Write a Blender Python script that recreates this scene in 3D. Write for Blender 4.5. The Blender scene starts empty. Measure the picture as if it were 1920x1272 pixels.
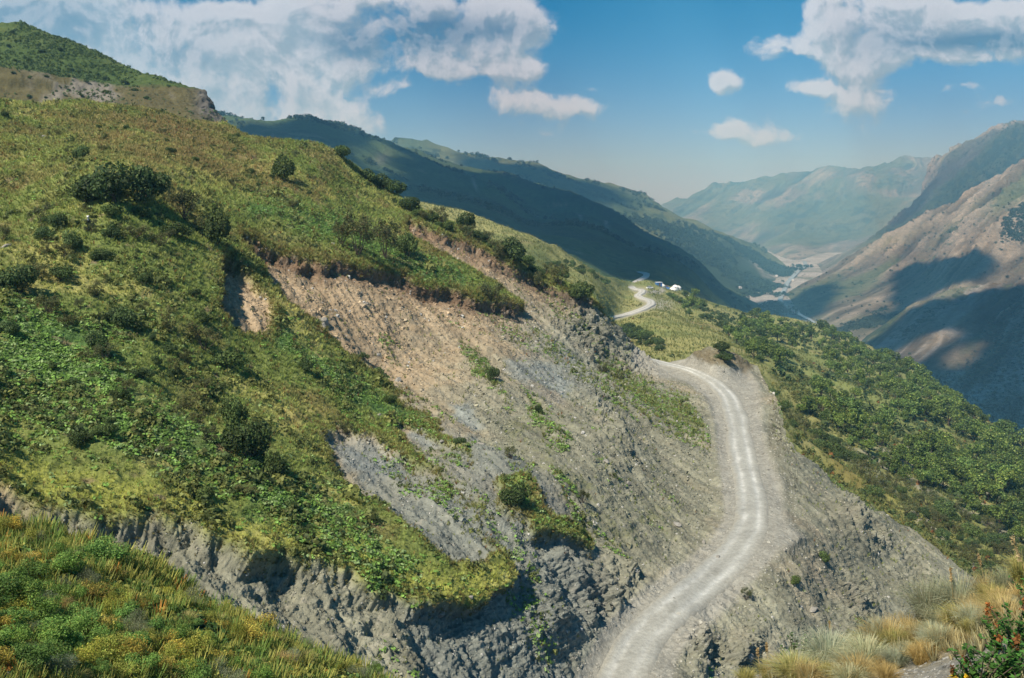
import bpy, math, random
import numpy as np
random.seed(7); RNG = np.random.default_rng(7)
S = bpy.context.scene
# ------------------------------------------------------------------ camera
F = 1663.0; PITCH = math.radians(9.1); CP, SP = math.cos(PITCH), math.sin(PITCH)
cam_d = bpy.data.cameras.new("camera"); cam = bpy.data.objects.new("camera", cam_d)
S.collection.objects.link(cam); S.camera = cam
cam_d.sensor_width = 36.0; cam_d.lens = 36.0*F/1920.0
cam_d.clip_start = 0.1; cam_d.clip_end = 40000
cam.location = (0, 0, 0); cam.rotation_euler = (math.radians(90)-PITCH, 0, 0)
# ------------------------------------------------------------------ sun, sky, exposure
SUN_EL = math.radians(52); BEH = math.radians(46)
L = np.array([-math.cos(SUN_EL)*math.cos(BEH), -math.cos(SUN_EL)*math.sin(BEH), math.sin(SUN_EL)])
sd = bpy.data.lights.new("sun", 'SUN'); sd.energy = 4.9; sd.angle = math.radians(0.5); sd.color = (1.0, 0.965, 0.85)
sun = bpy.data.objects.new("sun", sd); S.collection.objects.link(sun)
from mathutils import Vector
sun.rotation_euler = Vector(L.tolist()).to_track_quat('Z', 'Y').to_euler()
S.view_settings.view_transform = 'Standard'; S.view_settings.look = 'None'
S.view_settings.exposure = 0.42; S.view_settings.gamma = 1.0
try:
    S.cycles.use_denoising = True
    S.cycles.max_bounces = 6; S.cycles.diffuse_bounces = 2; S.cycles.transparent_max_bounces = 12
    S.cycles.volume_bounces = 0; S.cycles.transmission_bounces = 2
except Exception: pass

class NT:
    def __init__(s, tree): s.t = tree
    def n(s, typ, **kw):
        nd = s.t.nodes.new(typ)
        for k, v in kw.items(): setattr(nd, k, v)
        return nd
    def put(s, sock, v):
        if isinstance(v, bpy.types.NodeSocket): s.t.links.new(v, sock)
        else: sock.default_value = v
    def m(s, op, a, b=0.0, c=None, clamp=False):
        nd = s.n('ShaderNodeMath', operation=op, use_clamp=clamp)
        s.put(nd.inputs[0], a); s.put(nd.inputs[1], b)
        if c is not None: s.put(nd.inputs[2], c)
        return nd.outputs[0]
    def mix(s, f, a, b, typ='MIX'):
        nd = s.n('ShaderNodeMix', data_type='RGBA', blend_type=typ)
        s.put(nd.inputs[0], f); s.put(nd.inputs[6], a); s.put(nd.inputs[7], b)
        return nd.outputs[2]
    def sstep(s, v, a, b, lo=0.0, hi=1.0):
        nd = s.n('ShaderNodeMapRange', interpolation_type='SMOOTHSTEP')
        s.put(nd.inputs[0], v); s.put(nd.inputs[1], a); s.put(nd.inputs[2], b); s.put(nd.inputs[3], lo); s.put(nd.inputs[4], hi)
        return nd.outputs[0]

def gno(px, py):                                   # direction coordinates x/y, z/y of a pixel of the photo
    v = (636-py)/F; y = CP+SP*v
    return (px-960)/F/y, (-SP+CP*v)/y

def build_world():
    W = bpy.data.worlds.new("World"); S.world = W; W.use_nodes = True
    t = W.node_tree; t.nodes.clear(); N = NT(t)
    # cloud density as a node group of the direction
    g = bpy.data.node_groups.new("cloud_density", 'ShaderNodeTree')
    g.interface.new_socket("Vector", in_out='INPUT', socket_type='NodeSocketVector')
    g.interface.new_socket("Density", in_out='OUTPUT', socket_type='NodeSocketFloat')
    G = NT(g); gi = G.n('NodeGroupInput'); go = G.n('NodeGroupOutput')
    # warp
    nz = G.n('ShaderNodeTexNoise'); nz.inputs['Scale'].default_value = 9; nz.inputs['Detail'].default_value = 7; nz.inputs['Roughness'].default_value = 0.62
    g.links.new(gi.outputs[0], nz.inputs['Vector'])
    nz2 = G.n('ShaderNodeTexNoise'); nz2.inputs['Scale'].default_value = 9; nz2.inputs['Detail'].default_value = 4
    g.links.new(gi.outputs[0], nz2.inputs['Vector'])
    wv = G.n('ShaderNodeVectorMath', operation='MULTIPLY_ADD')
    g.links.new(nz2.outputs['Color'], wv.inputs[0]); wv.inputs[1].default_value = (0.09, 0.07, 0); g.links.new(gi.outputs[0], wv.inputs[2])
    sep = G.n('ShaderNodeSeparateXYZ'); g.links.new(wv.outputs[0], sep.inputs[0])
    X = G.m('SUBTRACT', sep.outputs[0], 0.045); Y = G.m('SUBTRACT', sep.outputs[1], 0.035)
    blobs = [  # px, py, rx, ry, strength
        (60,60,230,110,1.1),(230,110,170,70,1.1),(380,90,130,60,.95),(450,150,140,70,1.1),(560,190,90,42,.8),(640,215,90,30,.75),(700,240,60,22,.6),(330,40,110,32,.8),(500,70,70,26,.25),
        (560,120,50,25,.1),(820,275,45,12,.45),(450,215,120,20,.8),
        (700,20,160,60,1.2),(830,60,170,55,1.25),(960,35,75,32,.95),(760,115,140,38,1.0),(900,125,120,32,1.0),(980,140,60,24,.75),(620,90,75,40,1.0),(600,40,75,50,1.0),(740,172,45,10,.6),
        (960,190,75,20,.85),(1030,215,75,24,.85),(1100,205,45,16,.7),(1030,245,45,10,.7),(1110,172,22,7,.4),
        (1475,92,36,20,.9),(1360,147,34,20,1.0),(1520,35,38,36,.75),(1580,90,50,45,.85),(1620,130,60,38,.8),
        (1650,30,120,40,1.1),(1780,40,150,45,1.2),(1900,40,110,50,1.25),(1750,95,100,26,.9),(1500,175,40,14,.6),(1540,176,28,9,.5),(1610,212,55,28,.75),
        (1420,235,48,28,.8),(1345,245,50,13,.8),(1290,210,28,11,.4),(1480,243,24,8,.4),(1800,172,34,11,.5),(1880,190,32,14,.5),(1800,213,60,20,.32),(1200,243,10,4,.35),
        (-250,60,250,150,1.1),(2200,60,300,110,1.0),(-150,-220,500,120,.9),(900,-260,500,90,.8),(1500,-380,400,100,.8)]
    acc = None
    for (px, py, rx, ry, s_) in blobs:
        s_, rx, ry = (s_*1.6, rx*1.15, ry*1.15) if px > 1180 and rx < 63 and py > 20 else (s_*1.12, rx, ry)
        gx, gy = gno(px, py)
        dx = G.m('MULTIPLY', G.m('SUBTRACT', X, gx), F/rx/1.05); dy = G.m('MULTIPLY', G.m('SUBTRACT', Y, gy), F/ry/1.05)
        r = G.m('MULTIPLY_ADD', dx, dx, G.m('MULTIPLY', dy, dy))
        e = G.m('MULTIPLY', G.m('POWER', 2.718, G.m('MULTIPLY', r, -0.9)), s_)
        acc = e if acc is None else G.m('ADD', acc, e)
    acc = G.m('MINIMUM', acc, 1.5)
    vo = G.n('ShaderNodeTexVoronoi', feature='F1'); vo.inputs['Scale'].default_value = 17; vo.inputs['Detail'].default_value = 4; vo.inputs['Roughness'].default_value = .55; vo.inputs['Lacunarity'].default_value = 2.2; 
    g.links.new(wv.outputs[0], vo.inputs['Vector'])
    n3 = G.n('ShaderNodeTexNoise'); n3.inputs['Scale'].default_value = 34; n3.inputs['Detail'].default_value = 6; n3.inputs['Roughness'].default_value = .65; g.links.new(wv.outputs[0], n3.inputs['Vector'])
    acc = G.m('MULTIPLY', acc, 1.08)
    d = G.m('MULTIPLY_ADD', G.m('SUBTRACT', nz.outputs['Fac'], 0.5), 2.2, acc)
    d = G.m('MULTIPLY_ADD', G.m('SUBTRACT', .42, vo.outputs['Distance']), .72, d)
    d = G.m('MULTIPLY_ADD', G.m('SUBTRACT', n3.outputs['Fac'], .5), 1.45, d)
    g.links.new(d, go.inputs[0])
    tc = N.n('ShaderNodeTexCoord'); sp = N.n('ShaderNodeSeparateXYZ'); t.links.new(tc.outputs['Generated'], sp.inputs[0])
    yy = N.m('MAXIMUM', sp.outputs[1], 0.05)
    gx = N.m('DIVIDE', sp.outputs[0], yy); gz = N.m('DIVIDE', sp.outputs[2], yy)
    cb = N.n('ShaderNodeCombineXYZ'); t.links.new(gx, cb.inputs[0]); t.links.new(gz, cb.inputs[1])
    A = N.n('ShaderNodeGroup'); A.node_tree = g; t.links.new(cb.outputs[0], A.inputs[0])
    off = N.n('ShaderNodeVectorMath', operation='ADD'); t.links.new(cb.outputs[0], off.inputs[0]); off.inputs[1].default_value = (-0.007, 0.012, 0)
    B = N.n('ShaderNodeGroup'); B.node_tree = g; t.links.new(off.outputs[0], B.inputs[0])
    front = N.sstep(sp.outputs[1], 0.05, 0.3)
    den = N.m('MULTIPLY', N.sstep(A.outputs[0], 0.25, 0.95), front)
    lit = N.m('SUBTRACT', A.outputs[0], B.outputs[0])
    lit = N.sstep(lit, -0.45, 0.35)
    thick = N.sstep(A.outputs[0], 1.0, 2.1)
    # grey undersides
    dk = None
    for (px, py, rx, ry, s_) in [(780,65,140,34,.95),(900,60,90,20,.7),(690,90,70,26,.6),(1880,75,120,18,.95),(1790,85,120,14,.55),(130,50,180,50,.55),(40,30,120,60,.5),(330,110,80,26,.45),(420,190,110,26,.4),(1650,60,80,22,.35),(1640,95,50,30,.3)]:
        bx, by = gno(px, py)
        dx = N.m('MULTIPLY', N.m('SUBTRACT', gx, bx), F/rx); dy = N.m('MULTIPLY', N.m('SUBTRACT', gz, by), F/ry)
        e = N.m('MULTIPLY', N.m('POWER', 2.718, N.m('MULTIPLY', N.m('MULTIPLY_ADD', dx, dx, N.m('MULTIPLY', dy, dy)), -0.8)), s_)
        dk = e if dk is None else N.m('ADD', dk, e)
    wn = N.n('ShaderNodeTexNoise'); wn.inputs['Scale'].default_value = 13; wn.inputs['Detail'].default_value = 8; t.links.new(cb.outputs[0], wn.inputs['Vector'])
    dk = N.m('MULTIPLY', N.m('MULTIPLY', dk, N.m('MULTIPLY_ADD', N.sstep(wn.outputs['Fac'], .3, .65), 0.55, 0.55), clamp=True), N.sstep(lit, 1.0, .35, .72, 1.0))
    ccol = N.mix(lit, (0.30, 0.41, 0.52, 1), (0.59, 0.66, 0.77, 1))
    ccol = N.mix(N.m('MULTIPLY', thick, 0.3), ccol, (0.33, 0.42, 0.52, 1))
    ccol = N.mix(dk, ccol, (0.08, 0.19, 0.34, 1))
    sky = N.n('ShaderNodeTexSky'); sky.sky_type = 'NISHITA'; sky.sun_disc = False
    sky.sun_elevation = SUN_EL; sky.sun_rotation = math.atan2(L[0], L[1]); sky.altitude = 1500; sky.air_density = 1.0; sky.dust_density = 0.4; sky.ozone_density = 1.5
    skyc = N.mix(1.0, sky.outputs[0], N.mix(N.sstep(sp.outputs[2], .0, .22), SKY_LOW, SKY_TINT), 'MULTIPLY')
    bgs = 0.1
    cs = N.n('ShaderNodeVectorMath', operation='SCALE'); t.links.new(ccol, cs.inputs[0]); cs.inputs['Scale'].default_value = 1/bgs*CLOUD_GAIN
    fin = N.mix(N.m('MULTIPLY', den, 0.93), skyc, cs.outputs[0])
    bg = N.n('ShaderNodeBackground'); t.links.new(fin, bg.inputs[0]); bg.inputs[1].default_value = bgs
    out = N.n('ShaderNodeOutputWorld'); t.links.new(bg.outputs[0], out.inputs[0])
    W.cycles.sampling_method = 'MANUAL'; W.cycles.sample_map_resolution = 512
SKY_TINT = (0.04, 0.46, 0.68, 1); SKY_LOW = (.44, .48, .74, 1); CLOUD_GAIN = 0.86
build_world()

# ------------------------------------------------------------------ numpy helpers
T3 = RNG.random((64, 64, 64)).astype(np.float32)*2-1
def vn(p, sc=1.0, off=0.0):
    q = p*sc+off+1000.0
    i = np.floor(q).astype(np.int32); f = (q-i).astype(np.float32); u = f*f*(3-2*f); i &= 63; j = (i+1) & 63
    x0, y0, z0 = i[..., 0], i[..., 1], i[..., 2]; x1, y1, z1 = j[..., 0], j[..., 1], j[..., 2]
    ux, uy, uz = u[..., 0], u[..., 1], u[..., 2]
    a = T3[x0, y0, z0]*(1-ux)+T3[x1, y0, z0]*ux; b = T3[x0, y1, z0]*(1-ux)+T3[x1, y1, z0]*ux
    c = T3[x0, y0, z1]*(1-ux)+T3[x1, y0, z1]*ux; d = T3[x0, y1, z1]*(1-ux)+T3[x1, y1, z1]*ux
    return (a*(1-uy)+b*uy)*(1-uz)+(c*(1-uy)+d*uy)*uz
def fbm(p, sc, octs=4, gain=.5, off=0.0):
    r = 0; a = 1; t = 0
    for o in range(octs): r = r+a*vn(p, sc*2.03**o, off+17.3*o); t += a; a *= gain
    return r/t
def ridged(p, sc, octs=4, gain=.55, off=0.0):
    r = 0; a = 1; t = 0
    for o in range(octs): r = r+a*(1-2*np.abs(vn(p, sc*2.07**o, off+11.1*o))); t += a; a *= gain
    return r/t
def ss(x, a, b):
    t = np.clip((x-a)/(b-a), 0, 1); return t*t*(3-2*t)
def lerp(a, b, m):
    m = np.asarray(m)[..., None]; return a*(1-m)+np.asarray(b)*m
def pdist(x, y, pts, closed):
    pts = np.array(pts, float); n = len(pts); best = np.full(x.shape, 1e9); ins = np.zeros(x.shape, bool); arc = np.zeros(x.shape)
    tot = 0
    for k in range(n if closed else n-1):
        a = pts[k]; b = pts[(k+1) % n]; d = b-a; l2 = float(d@d)+1e-9
        t = np.clip(((x-a[0])*d[0]+(y-a[1])*d[1])/l2, 0, 1)
        q = (x-a[0]-t*d[0])**2+(y-a[1]-t*d[1])**2
        w = q < best; best = np.where(w, q, best); arc = np.where(w, tot+t*math.sqrt(l2), arc); tot += math.sqrt(l2)
        if closed and a[1] != b[1]:
            c = ((a[1] > y) != (b[1] > y)) & (x < (b[0]-a[0])*(y-a[1])/(b[1]-a[1])+a[0]); ins ^= c
    r = np.sqrt(best)
    return np.where(ins, r, -r) if closed else r
def ray(px, py):
    px = np.asarray(px, float); py = np.asarray(py, float)
    v = (636-py)/F
    return np.stack([(px-960)/F, CP+SP*v, -SP+CP*v], -1)
def proj(P):
    P = np.asarray(P); zf = P[..., 1]*CP-P[..., 2]*SP; up = P[..., 1]*SP+P[..., 2]*CP
    return 960+F*P[..., 0]/zf, 636-F*up/zf
def zD(py, z): return z/(-SP+CP*(636-py)/F)
class TPS:
    def __init__(s, pts):
        a = []
        for p in pts:
            if len(p) == 4: a.append((p[0], p[1], 1/zD(p[1], p[3])))
            else: a.append((p[0], p[1], 1/p[2]))
        a = np.array(a); s.xy = a[:, :2]/1000; s.sc = a[:, 2].mean(); s.lo = a[:, 2].min()*.75; s.hi = a[:, 2].max()*1.3
        n = len(a); K = s.U(s.xy); K += np.eye(n)*1e-4
        Pm = np.hstack([np.ones((n, 1)), s.xy]); M = np.zeros((n+3, n+3)); M[:n, :n] = K; M[:n, n:] = Pm; M[n:, :n] = Pm.T
        s.c = np.linalg.solve(M, np.concatenate([a[:, 2]/s.sc, [0, 0, 0]]))
    def U(s, q):
        d = ((q[:, None, :]-s.xy[None])**2).sum(-1); return d*np.log(d+1e-12)*.5
    def __call__(s, px, py):
        sh = np.shape(px); q = np.stack([np.ravel(px), np.ravel(py)], -1)/1000; r = np.empty(len(q)); n = len(s.xy)
        for k in range(0, len(q), 60000):
            b = q[k:k+60000]; r[k:k+60000] = s.U(b)@s.c[:n]+s.c[n]+b@s.c[n+1:]
        return 1/np.clip(r*s.sc, s.lo, s.hi).reshape(sh)
def link(o): S.collection.objects.link(o); return o
def mesh_np(name, V, Fc, mat, col=None, smooth=True, extra=None):
    me = bpy.data.meshes.new(name); V = np.ascontiguousarray(V, np.float32); Fc = np.ascontiguousarray(Fc, np.int32); k = Fc.shape[1]
    me.vertices.add(len(V)); me.vertices.foreach_set('co', V.ravel())
    me.loops.add(Fc.size); me.loops.foreach_set('vertex_index', Fc.ravel())
    me.polygons.add(len(Fc)); me.polygons.foreach_set('loop_start', np.arange(0, Fc.size, k, dtype=np.int32)); me.polygons.foreach_set('loop_total', np.full(len(Fc), k, np.int32))
    me.polygons.foreach_set('use_smooth', np.full(len(Fc), smooth, bool))
    me.update(calc_edges=True)
    if col is not None:
        a = me.color_attributes.new('col', 'FLOAT_COLOR', 'POINT'); c = np.ones((len(V), 4), np.float32); c[:, :3] = np.clip(col, 0.003, .95); a.data.foreach_set('color', c.ravel())
    if extra is not None:
        for kname, arr in extra.items():
            a = me.attributes.new(kname, 'FLOAT', 'POINT'); a.data.foreach_set('value', np.asarray(arr, np.float32).ravel())
    me.materials.append(mat); return me
def obj(name, me, parent=None, **props):
    o = bpy.data.objects.new(name, me); link(o)
    if parent is not None: o.parent = parent
    for k, v in props.items(): o[k] = v
    return o
def grid_faces(nr, nc):
    i = np.arange(nr*nc).reshape(nr, nc)
    return np.stack([i[:-1, :-1], i[:-1, 1:], i[1:, 1:], i[1:, :-1]], -1).reshape(-1, 4)

# ------------------------------------------------------------------ materials
def mat_ground(name, sc1, sc2, bump, var=.35, rough=1.0, dist=.1):
    m = bpy.data.materials.new(name); m.use_nodes = True; t = m.node_tree; t.nodes.clear(); N = NT(t)
    at = N.n('ShaderNodeAttribute', attribute_name='col'); tc = N.n('ShaderNodeTexCoord')
    def noise(sc, det, r=.6):
        z = N.n('ShaderNodeTexNoise'); z.inputs['Scale'].default_value = sc; z.inputs['Detail'].default_value = det; z.inputs['Roughness'].default_value = r
        t.links.new(tc.outputs['Object'], z.inputs['Vector']); return z.outputs['Fac']
    a = noise(sc1, 6, .7); b = noise(sc2, 3)
    f = N.m('MULTIPLY_ADD', N.m('SUBTRACT', a, .5), var*4, 1.0); f2 = N.m('MULTIPLY_ADD', N.m('SUBTRACT', b, .5), var*1.6, 1.0)
    f = N.m('MAXIMUM', N.m('MULTIPLY', f, f2), .25)
    v = N.n('ShaderNodeVectorMath', operation='SCALE'); t.links.new(at.outputs['Color'], v.inputs[0]); t.links.new(f, v.inputs['Scale'])
    bs = N.n('ShaderNodeBsdfPrincipled'); t.links.new(v.outputs[0], bs.inputs['Base Color']); bs.inputs['Roughness'].default_value = rough; bs.inputs['Specular IOR Level'].default_value = .15
    bp = N.n('ShaderNodeBump'); bp.inputs['Strength'].default_value = bump; bp.inputs['Distance'].default_value = dist; t.links.new(a, bp.inputs['Height']); t.links.new(bp.outputs[0], bs.inputs['Normal'])
    o = N.n('ShaderNodeOutputMaterial'); t.links.new(bs.outputs[0], o.inputs[0]); return m
def mat_leaf(name, rnd=.35, trans=.35, hue=(1, 1, 1)):
    m = bpy.data.materials.new(name); m.use_nodes = True; t = m.node_tree; t.nodes.clear(); N = NT(t)
    at = N.n('ShaderNodeAttribute', attribute_name='col'); oi = N.n('ShaderNodeObjectInfo')
    f = N.m('MULTIPLY_ADD', oi.outputs['Random'], 2*rnd, 1-rnd)
    v = N.n('ShaderNodeVectorMath', operation='SCALE'); t.links.new(at.outputs['Color'], v.inputs[0]); t.links.new(f, v.inputs['Scale'])
    r2 = N.m('FRACT', N.m('MULTIPLY', oi.outputs['Random'], 7.31))
    c = N.mix(N.m('MULTIPLY', r2, rnd*1.3), v.outputs[0], N.mix(1.0, v.outputs[0], (1.6, 1.25, .6, 1), 'MULTIPLY'))
    d = N.n('ShaderNodeBsdfPrincipled'); t.links.new(c, d.inputs['Base Color']); d.inputs['Roughness'].default_value = .65; d.inputs['Specular IOR Level'].default_value = .25
    tr = N.n('ShaderNodeBsdfTranslucent'); t.links.new(c, tr.inputs[0])
    mx = N.n('ShaderNodeMixShader'); mx.inputs[0].default_value = trans; t.links.new(d.outputs[0], mx.inputs[1]); t.links.new(tr.outputs[0], mx.inputs[2])
    o = N.n('ShaderNodeOutputMaterial'); t.links.new(mx.outputs[0], o.inputs[0]); return m
def mat_plain(name, col, rough=.8, sc=20., var=.3):
    m = bpy.data.materials.new(name); m.use_nodes = True; t = m.node_tree; N = NT(t); bs = t.nodes['Principled BSDF']
    tc = N.n('ShaderNodeTexCoord'); z = N.n('ShaderNodeTexNoise'); z.inputs['Scale'].default_value = sc; z.inputs['Detail'].default_value = 4; t.links.new(tc.outputs['Object'], z.inputs['Vector'])
    f = N.m('MULTIPLY_ADD', N.m('SUBTRACT', z.outputs['Fac'], .5), var*2, 1.0)
    v = N.n('ShaderNodeVectorMath', operation='SCALE'); v.inputs[0].default_value = col; t.links.new(f, v.inputs['Scale'])
    t.links.new(v.outputs[0], bs.inputs['Base Color']); bs.inputs['Roughness'].default_value = rough; bs.inputs['Specular IOR Level'].default_value = .25
    return m
M_NEAR = mat_ground('hillside_ground', 2.6, .7, 1.0, .34, dist=.2)
M_MID = mat_ground('slope_ground', 1.6, .25, .8, .2, dist=.5)
M_FAR = mat_ground('mountain_ground', .12, .03, 1.0, .34, dist=10.0)
M_FORE = mat_ground('bank_ground', 30.0, 5., .8, .25, dist=.03)
M_ROAD = mat_ground('gravel_road', 3.2, .8, .9, .2, dist=.1)
M_LEAF = mat_leaf('leaves', .28)
M_HERB = mat_leaf('herbs', .0, .3)
M_ROCK = mat_ground('rock', 8.0, 1.5, .8, .2, dist=.08)
M_BARK = mat_plain('bark', (.10, .075, .055), .9, 6)
M_DRY = mat_leaf('dry_grass', .2, .4)

# ------------------------------------------------------------------ patches
def tap(P): return ss(P[..., 2], -262, -110)
class Patch:
    def __init__(s, name, ctrl, sky, bot, dx, dy, disp, color, mat, x0=-170, x1=2090, back=(.01, .03, .07, .14, .28, .5), drop=.75, label=None, noskyback=False):
        s.tps = TPS(ctrl); nc = int((x1-x0)/dx)+1; px = np.linspace(x0, x1, nc)
        sk = np.interp(px, *zip(*sky)); bo = np.interp(px, *zip(*bot)); bo = np.maximum(bo, sk+4)
        nr = int((bo-sk).max()/dy)+2; t = np.linspace(0, 1, nr)[:, None]
        PX = np.broadcast_to(px, (nr, nc)).copy(); PY = bo+(sk-bo)*t
        s.D = s.tps(PX, PY); P = ray(PX, PY)*s.D[..., None]
        gr = np.cross(np.gradient(P, axis=1), np.gradient(P, axis=0)); gr /= np.linalg.norm(gr, axis=-1, keepdims=True)+1e-9
        sg = np.sign((gr*-P).sum(-1, keepdims=True)); s.N = gr*sg
        s.PX, s.PY = PX, PY; s.B = P
        d = disp(s, P); P2 = P+s.N*d[..., None]
        g2 = np.cross(np.gradient(P2, axis=1), np.gradient(P2, axis=0)); g2 /= np.linalg.norm(g2, axis=-1, keepdims=True)+1e-9; g2 *= np.sign((g2*-P2).sum(-1, keepdims=True)); s.N2 = g2
        col = color(s, P2); s.P = P2; s.px = px; s.sk = sk; s.bo = bo; s.nr = nr
        top = P2[-1]; h = top.copy(); h[:, 2] = 0; h /= np.linalg.norm(h, axis=-1, keepdims=True); dt = np.linalg.norm(top, axis=-1)
        ext = []
        for b in back:
            e = top+h*(dt*b)[:, None]; e[:, 2] -= dt*b*drop; ext.append(e)
        V = np.concatenate([P2]+[e[None] for e in ext], 0); C = np.concatenate([col]+[col[-1:]]*len(ext), 0)
        s.col = col
        me = mesh_np(name, V.reshape(-1, 3), grid_faces(*V.shape[:2]), mat, C.reshape(-1, 3)); s.ob = obj(name, me, kind='structure', label=label or name)
    def idx(s, px, py):
        j = np.clip(np.rint((np.asarray(px)-s.px[0])/(s.px[1]-s.px[0])).astype(int), 0, len(s.px)-1)
        i = np.clip(np.rint((s.bo[j]-py)/(s.bo[j]-s.sk[j])*(s.nr-1)).astype(int), 0, s.nr-1); return i, j
    def at(s, px, py): i, j = s.idx(px, py); return s.P[i, j]
def cross_dir(dx, dy):
    l = math.hypot(dx, dy); return np.array([-dy/l, dx/l, 0.]), np.array([dx/l, dy/l, 0.])
def aniso(P, dv, k):                    # coordinates across the fall line, compressed along it
    c, a = cross_dir(*dv); u = P@c; v = P@a
    return np.stack([u, v/k, P[..., 2]/k], -1)
def meters(s, dpx): return dpx*s.D/F

ROAD = [(1120,1400),(1165,1272),(1200,1200),(1262,1140),(1330,1085),(1380,1035),(1408,990),(1411,940),(1400,890),(1388,840),(1384,790),(1368,745),(1335,712),(1290,692),(1245,682),(1205,672)]
RBASE = []
Z0 = -31.5
M1C = [(425,232,170),(540,262,160),(600,275,160),(640,295,165),(700,335,170),(760,372,165),(820,400,160),(880,425,165),(940,455,165),(1000,495,165),(1050,525,165),(1105,558,165),(1145,600,165),(1200,662,0,-31),
 (-170,150,125),(0,200,130),(200,208,150),(0,300,105),(240,330,95),(-170,450,68),(0,450,78),(240,450,84),(400,400,105),(0,600,62),(200,600,68),(400,560,82),(0,750,52),(200,750,56),(400,750,66),(0,900,42),(200,930,44),(400,1000,44),(-150,900,36),(600,700,84),(600,850,66),(600,1050,48),(800,1120,50),(960,1080,57),(500,470,104),(640,485,112),(800,530,122),(960,580,132),(760,700,98),(900,800,84),(1150,800,0,-25.5),(1050,700,118),(1150,700,138),(1240,770,0,-30),(1050,1200,0,-29),(1150,1130,0,-30.3),(900,1272,0,-26),(600,1272,38),(400,1272,32),(200,1150,34),(0,1100,32),(-150,1200,28),(400,1420,28),(900,1420,40),
 (1090,1272,0,Z0),(1240,1272,0,Z0),(1190,1170,0,Z0),(1280,1175,0,Z0),(1330,1050,0,Z0),(1415,1075,0,Z0),(1370,960,0,Z0),(1485,1010,0,Z0),(1350,850,0,Z0),(1435,880,0,Z0),(1350,770,0,Z0),(1420,760,0,Z0),(1310,712,0,Z0),(1400,705,0,Z0),(1250,683,0,Z0),(1240,700,0,Z0+.5),(1145,1420,0,Z0),(1330,664,0,-27.5),(1390,672,0,-29),
 (1600,1000,0,-38),(1550,1100,0,-36),(1650,1100,0,-41.5),(1800,1080,0,-50),(1500,1200,0,-35.5),(1700,1200,0,-43.5),(1350,1272,0,-34),(1295,1215,0,-32.3),(1480,850,0,-32.5),(1560,915,0,-38),(1700,1000,0,-46.5),(1500,1400,0,-42),(1800,1400,0,-53),(1850,1150,0,-54),(2000,1250,0,-60)]
M1SKY = [(-170,185),(0,190),(100,195),(200,205),(300,214),(425,232),(470,253),(540,262),(600,275),(640,295),(700,335),(760,372),(820,400),(880,425),(940,455),(1000,493),(1050,523),(1105,556),(1145,600),(1170,642),(1200,664),(1240,684),(1290,668),(1330,652),(1380,665),(1420,690),(1440,720),(1460,780),(1490,850),(1560,900),(1700,985),(1800,1060),(1860,1110),(1920,1150),(2090,1260)]
SC_MAIN = [(405,500),(425,455),(445,446),(500,463),(560,478),(640,487),(700,497),(760,508),(800,530),(850,545),(900,562),(970,577)]
SC_UP = [(755,402),(800,424),(870,452),(930,480),(1000,513),(1060,543),(1110,568)]
SC_LOW = [(-200,880),(0,905),(60,930),(130,945),(180,955),(205,950),(250,955),(330,970),(390,1000),(430,1020),(520,1035),(560,1055),(640,1062),(700,1090),(760,1120),(800,1135),(860,1130),(905,1130),(930,1110),(965,1080)]
SC_V3 = [(975,965),(1010,995),(1060,1005),(1110,1028)]
BARE = SC_MAIN[2:]+[(985,572),(950,545),(905,520),(860,490),(820,465),(780,440)]+SC_UP+[(1145,600),(1200,662),(1240,684),(1300,600),(2200,600),(2200,1500),(-250,1500)]+SC_LOW+[(945,1040),(925,1000),(905,970),(880,935),(845,905),(880,870),(850,820),(800,775),(760,742),(700,692),(640,645),(600,605),(545,572),(500,520),(460,472)]
FANA = [(408,498),(430,490),(470,530),(505,580),(515,625),(470,622),(425,612),(412,565)]
Z1 = [(598,808),(640,798),(700,818),(760,856),(830,893),(890,938),(930,1000),(940,1035),(900,1055),(850,1045),(800,1015),(740,980),(690,940),(650,900),(615,850)]
STRIP = [(735,785),(790,795),(850,840),(900,880),(960,930),(1010,990),(1100,1080),(990,1080),(900,960),(850,915),(790,860)]
V3 = [(928,905),(960,895),(995,915),(1035,955),(1075,985),(1112,1012),(1110,1030),(1060,1008),(1010,998),(980,970),(945,945)]
V4 = [[(780,862),(840,882),(900,925),(935,965),(890,952),(830,908)],[(620,735),(690,775),(760,812),(810,848),(780,852),(700,805),(640,765)],[(1040,880),(1090,930),(1150,1000),(1200,1060),(1160,1040),(1100,980),(1050,920)],[(862,630),(895,655),(905,690),(918,718),(940,728),(915,735),(890,700),(868,660)],[(722,630),(745,660),(760,690),(735,680)],[(938,738),(965,752),(962,762),(940,752)],[(905,820),(860,870),(800,835),(850,840)],
      [(985,740),(1010,770),(1045,805),(1060,835),(1030,820),(1000,780)],[(1115,675),(1155,700),(1190,740),(1225,760),(1190,760),(1140,715)],[(935,855),(960,870),(1005,885),(990,900),(950,880)],[(1150,690),(1220,730),(1280,755),(1310,795),(1335,838),(1290,820),(1230,785),(1180,745)],
      [(1490,800),(1540,835),(1600,900),(1650,950),(1620,950),(1560,900),(1510,850)]]
BLUE = [[(938,680),(990,668),(1040,690),(1078,718),(1060,758),(1015,748),(965,722)],[(838,750),(880,745),(905,790),(900,812),(860,790)],[(735,785),(780,795),(835,828),(800,830),(760,812)],[(600,808),(660,812),(730,835),(780,870),(770,890),(700,870),(640,860)],[(1045,640),(1075,660),(1100,700),(1060,690)]]
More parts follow.
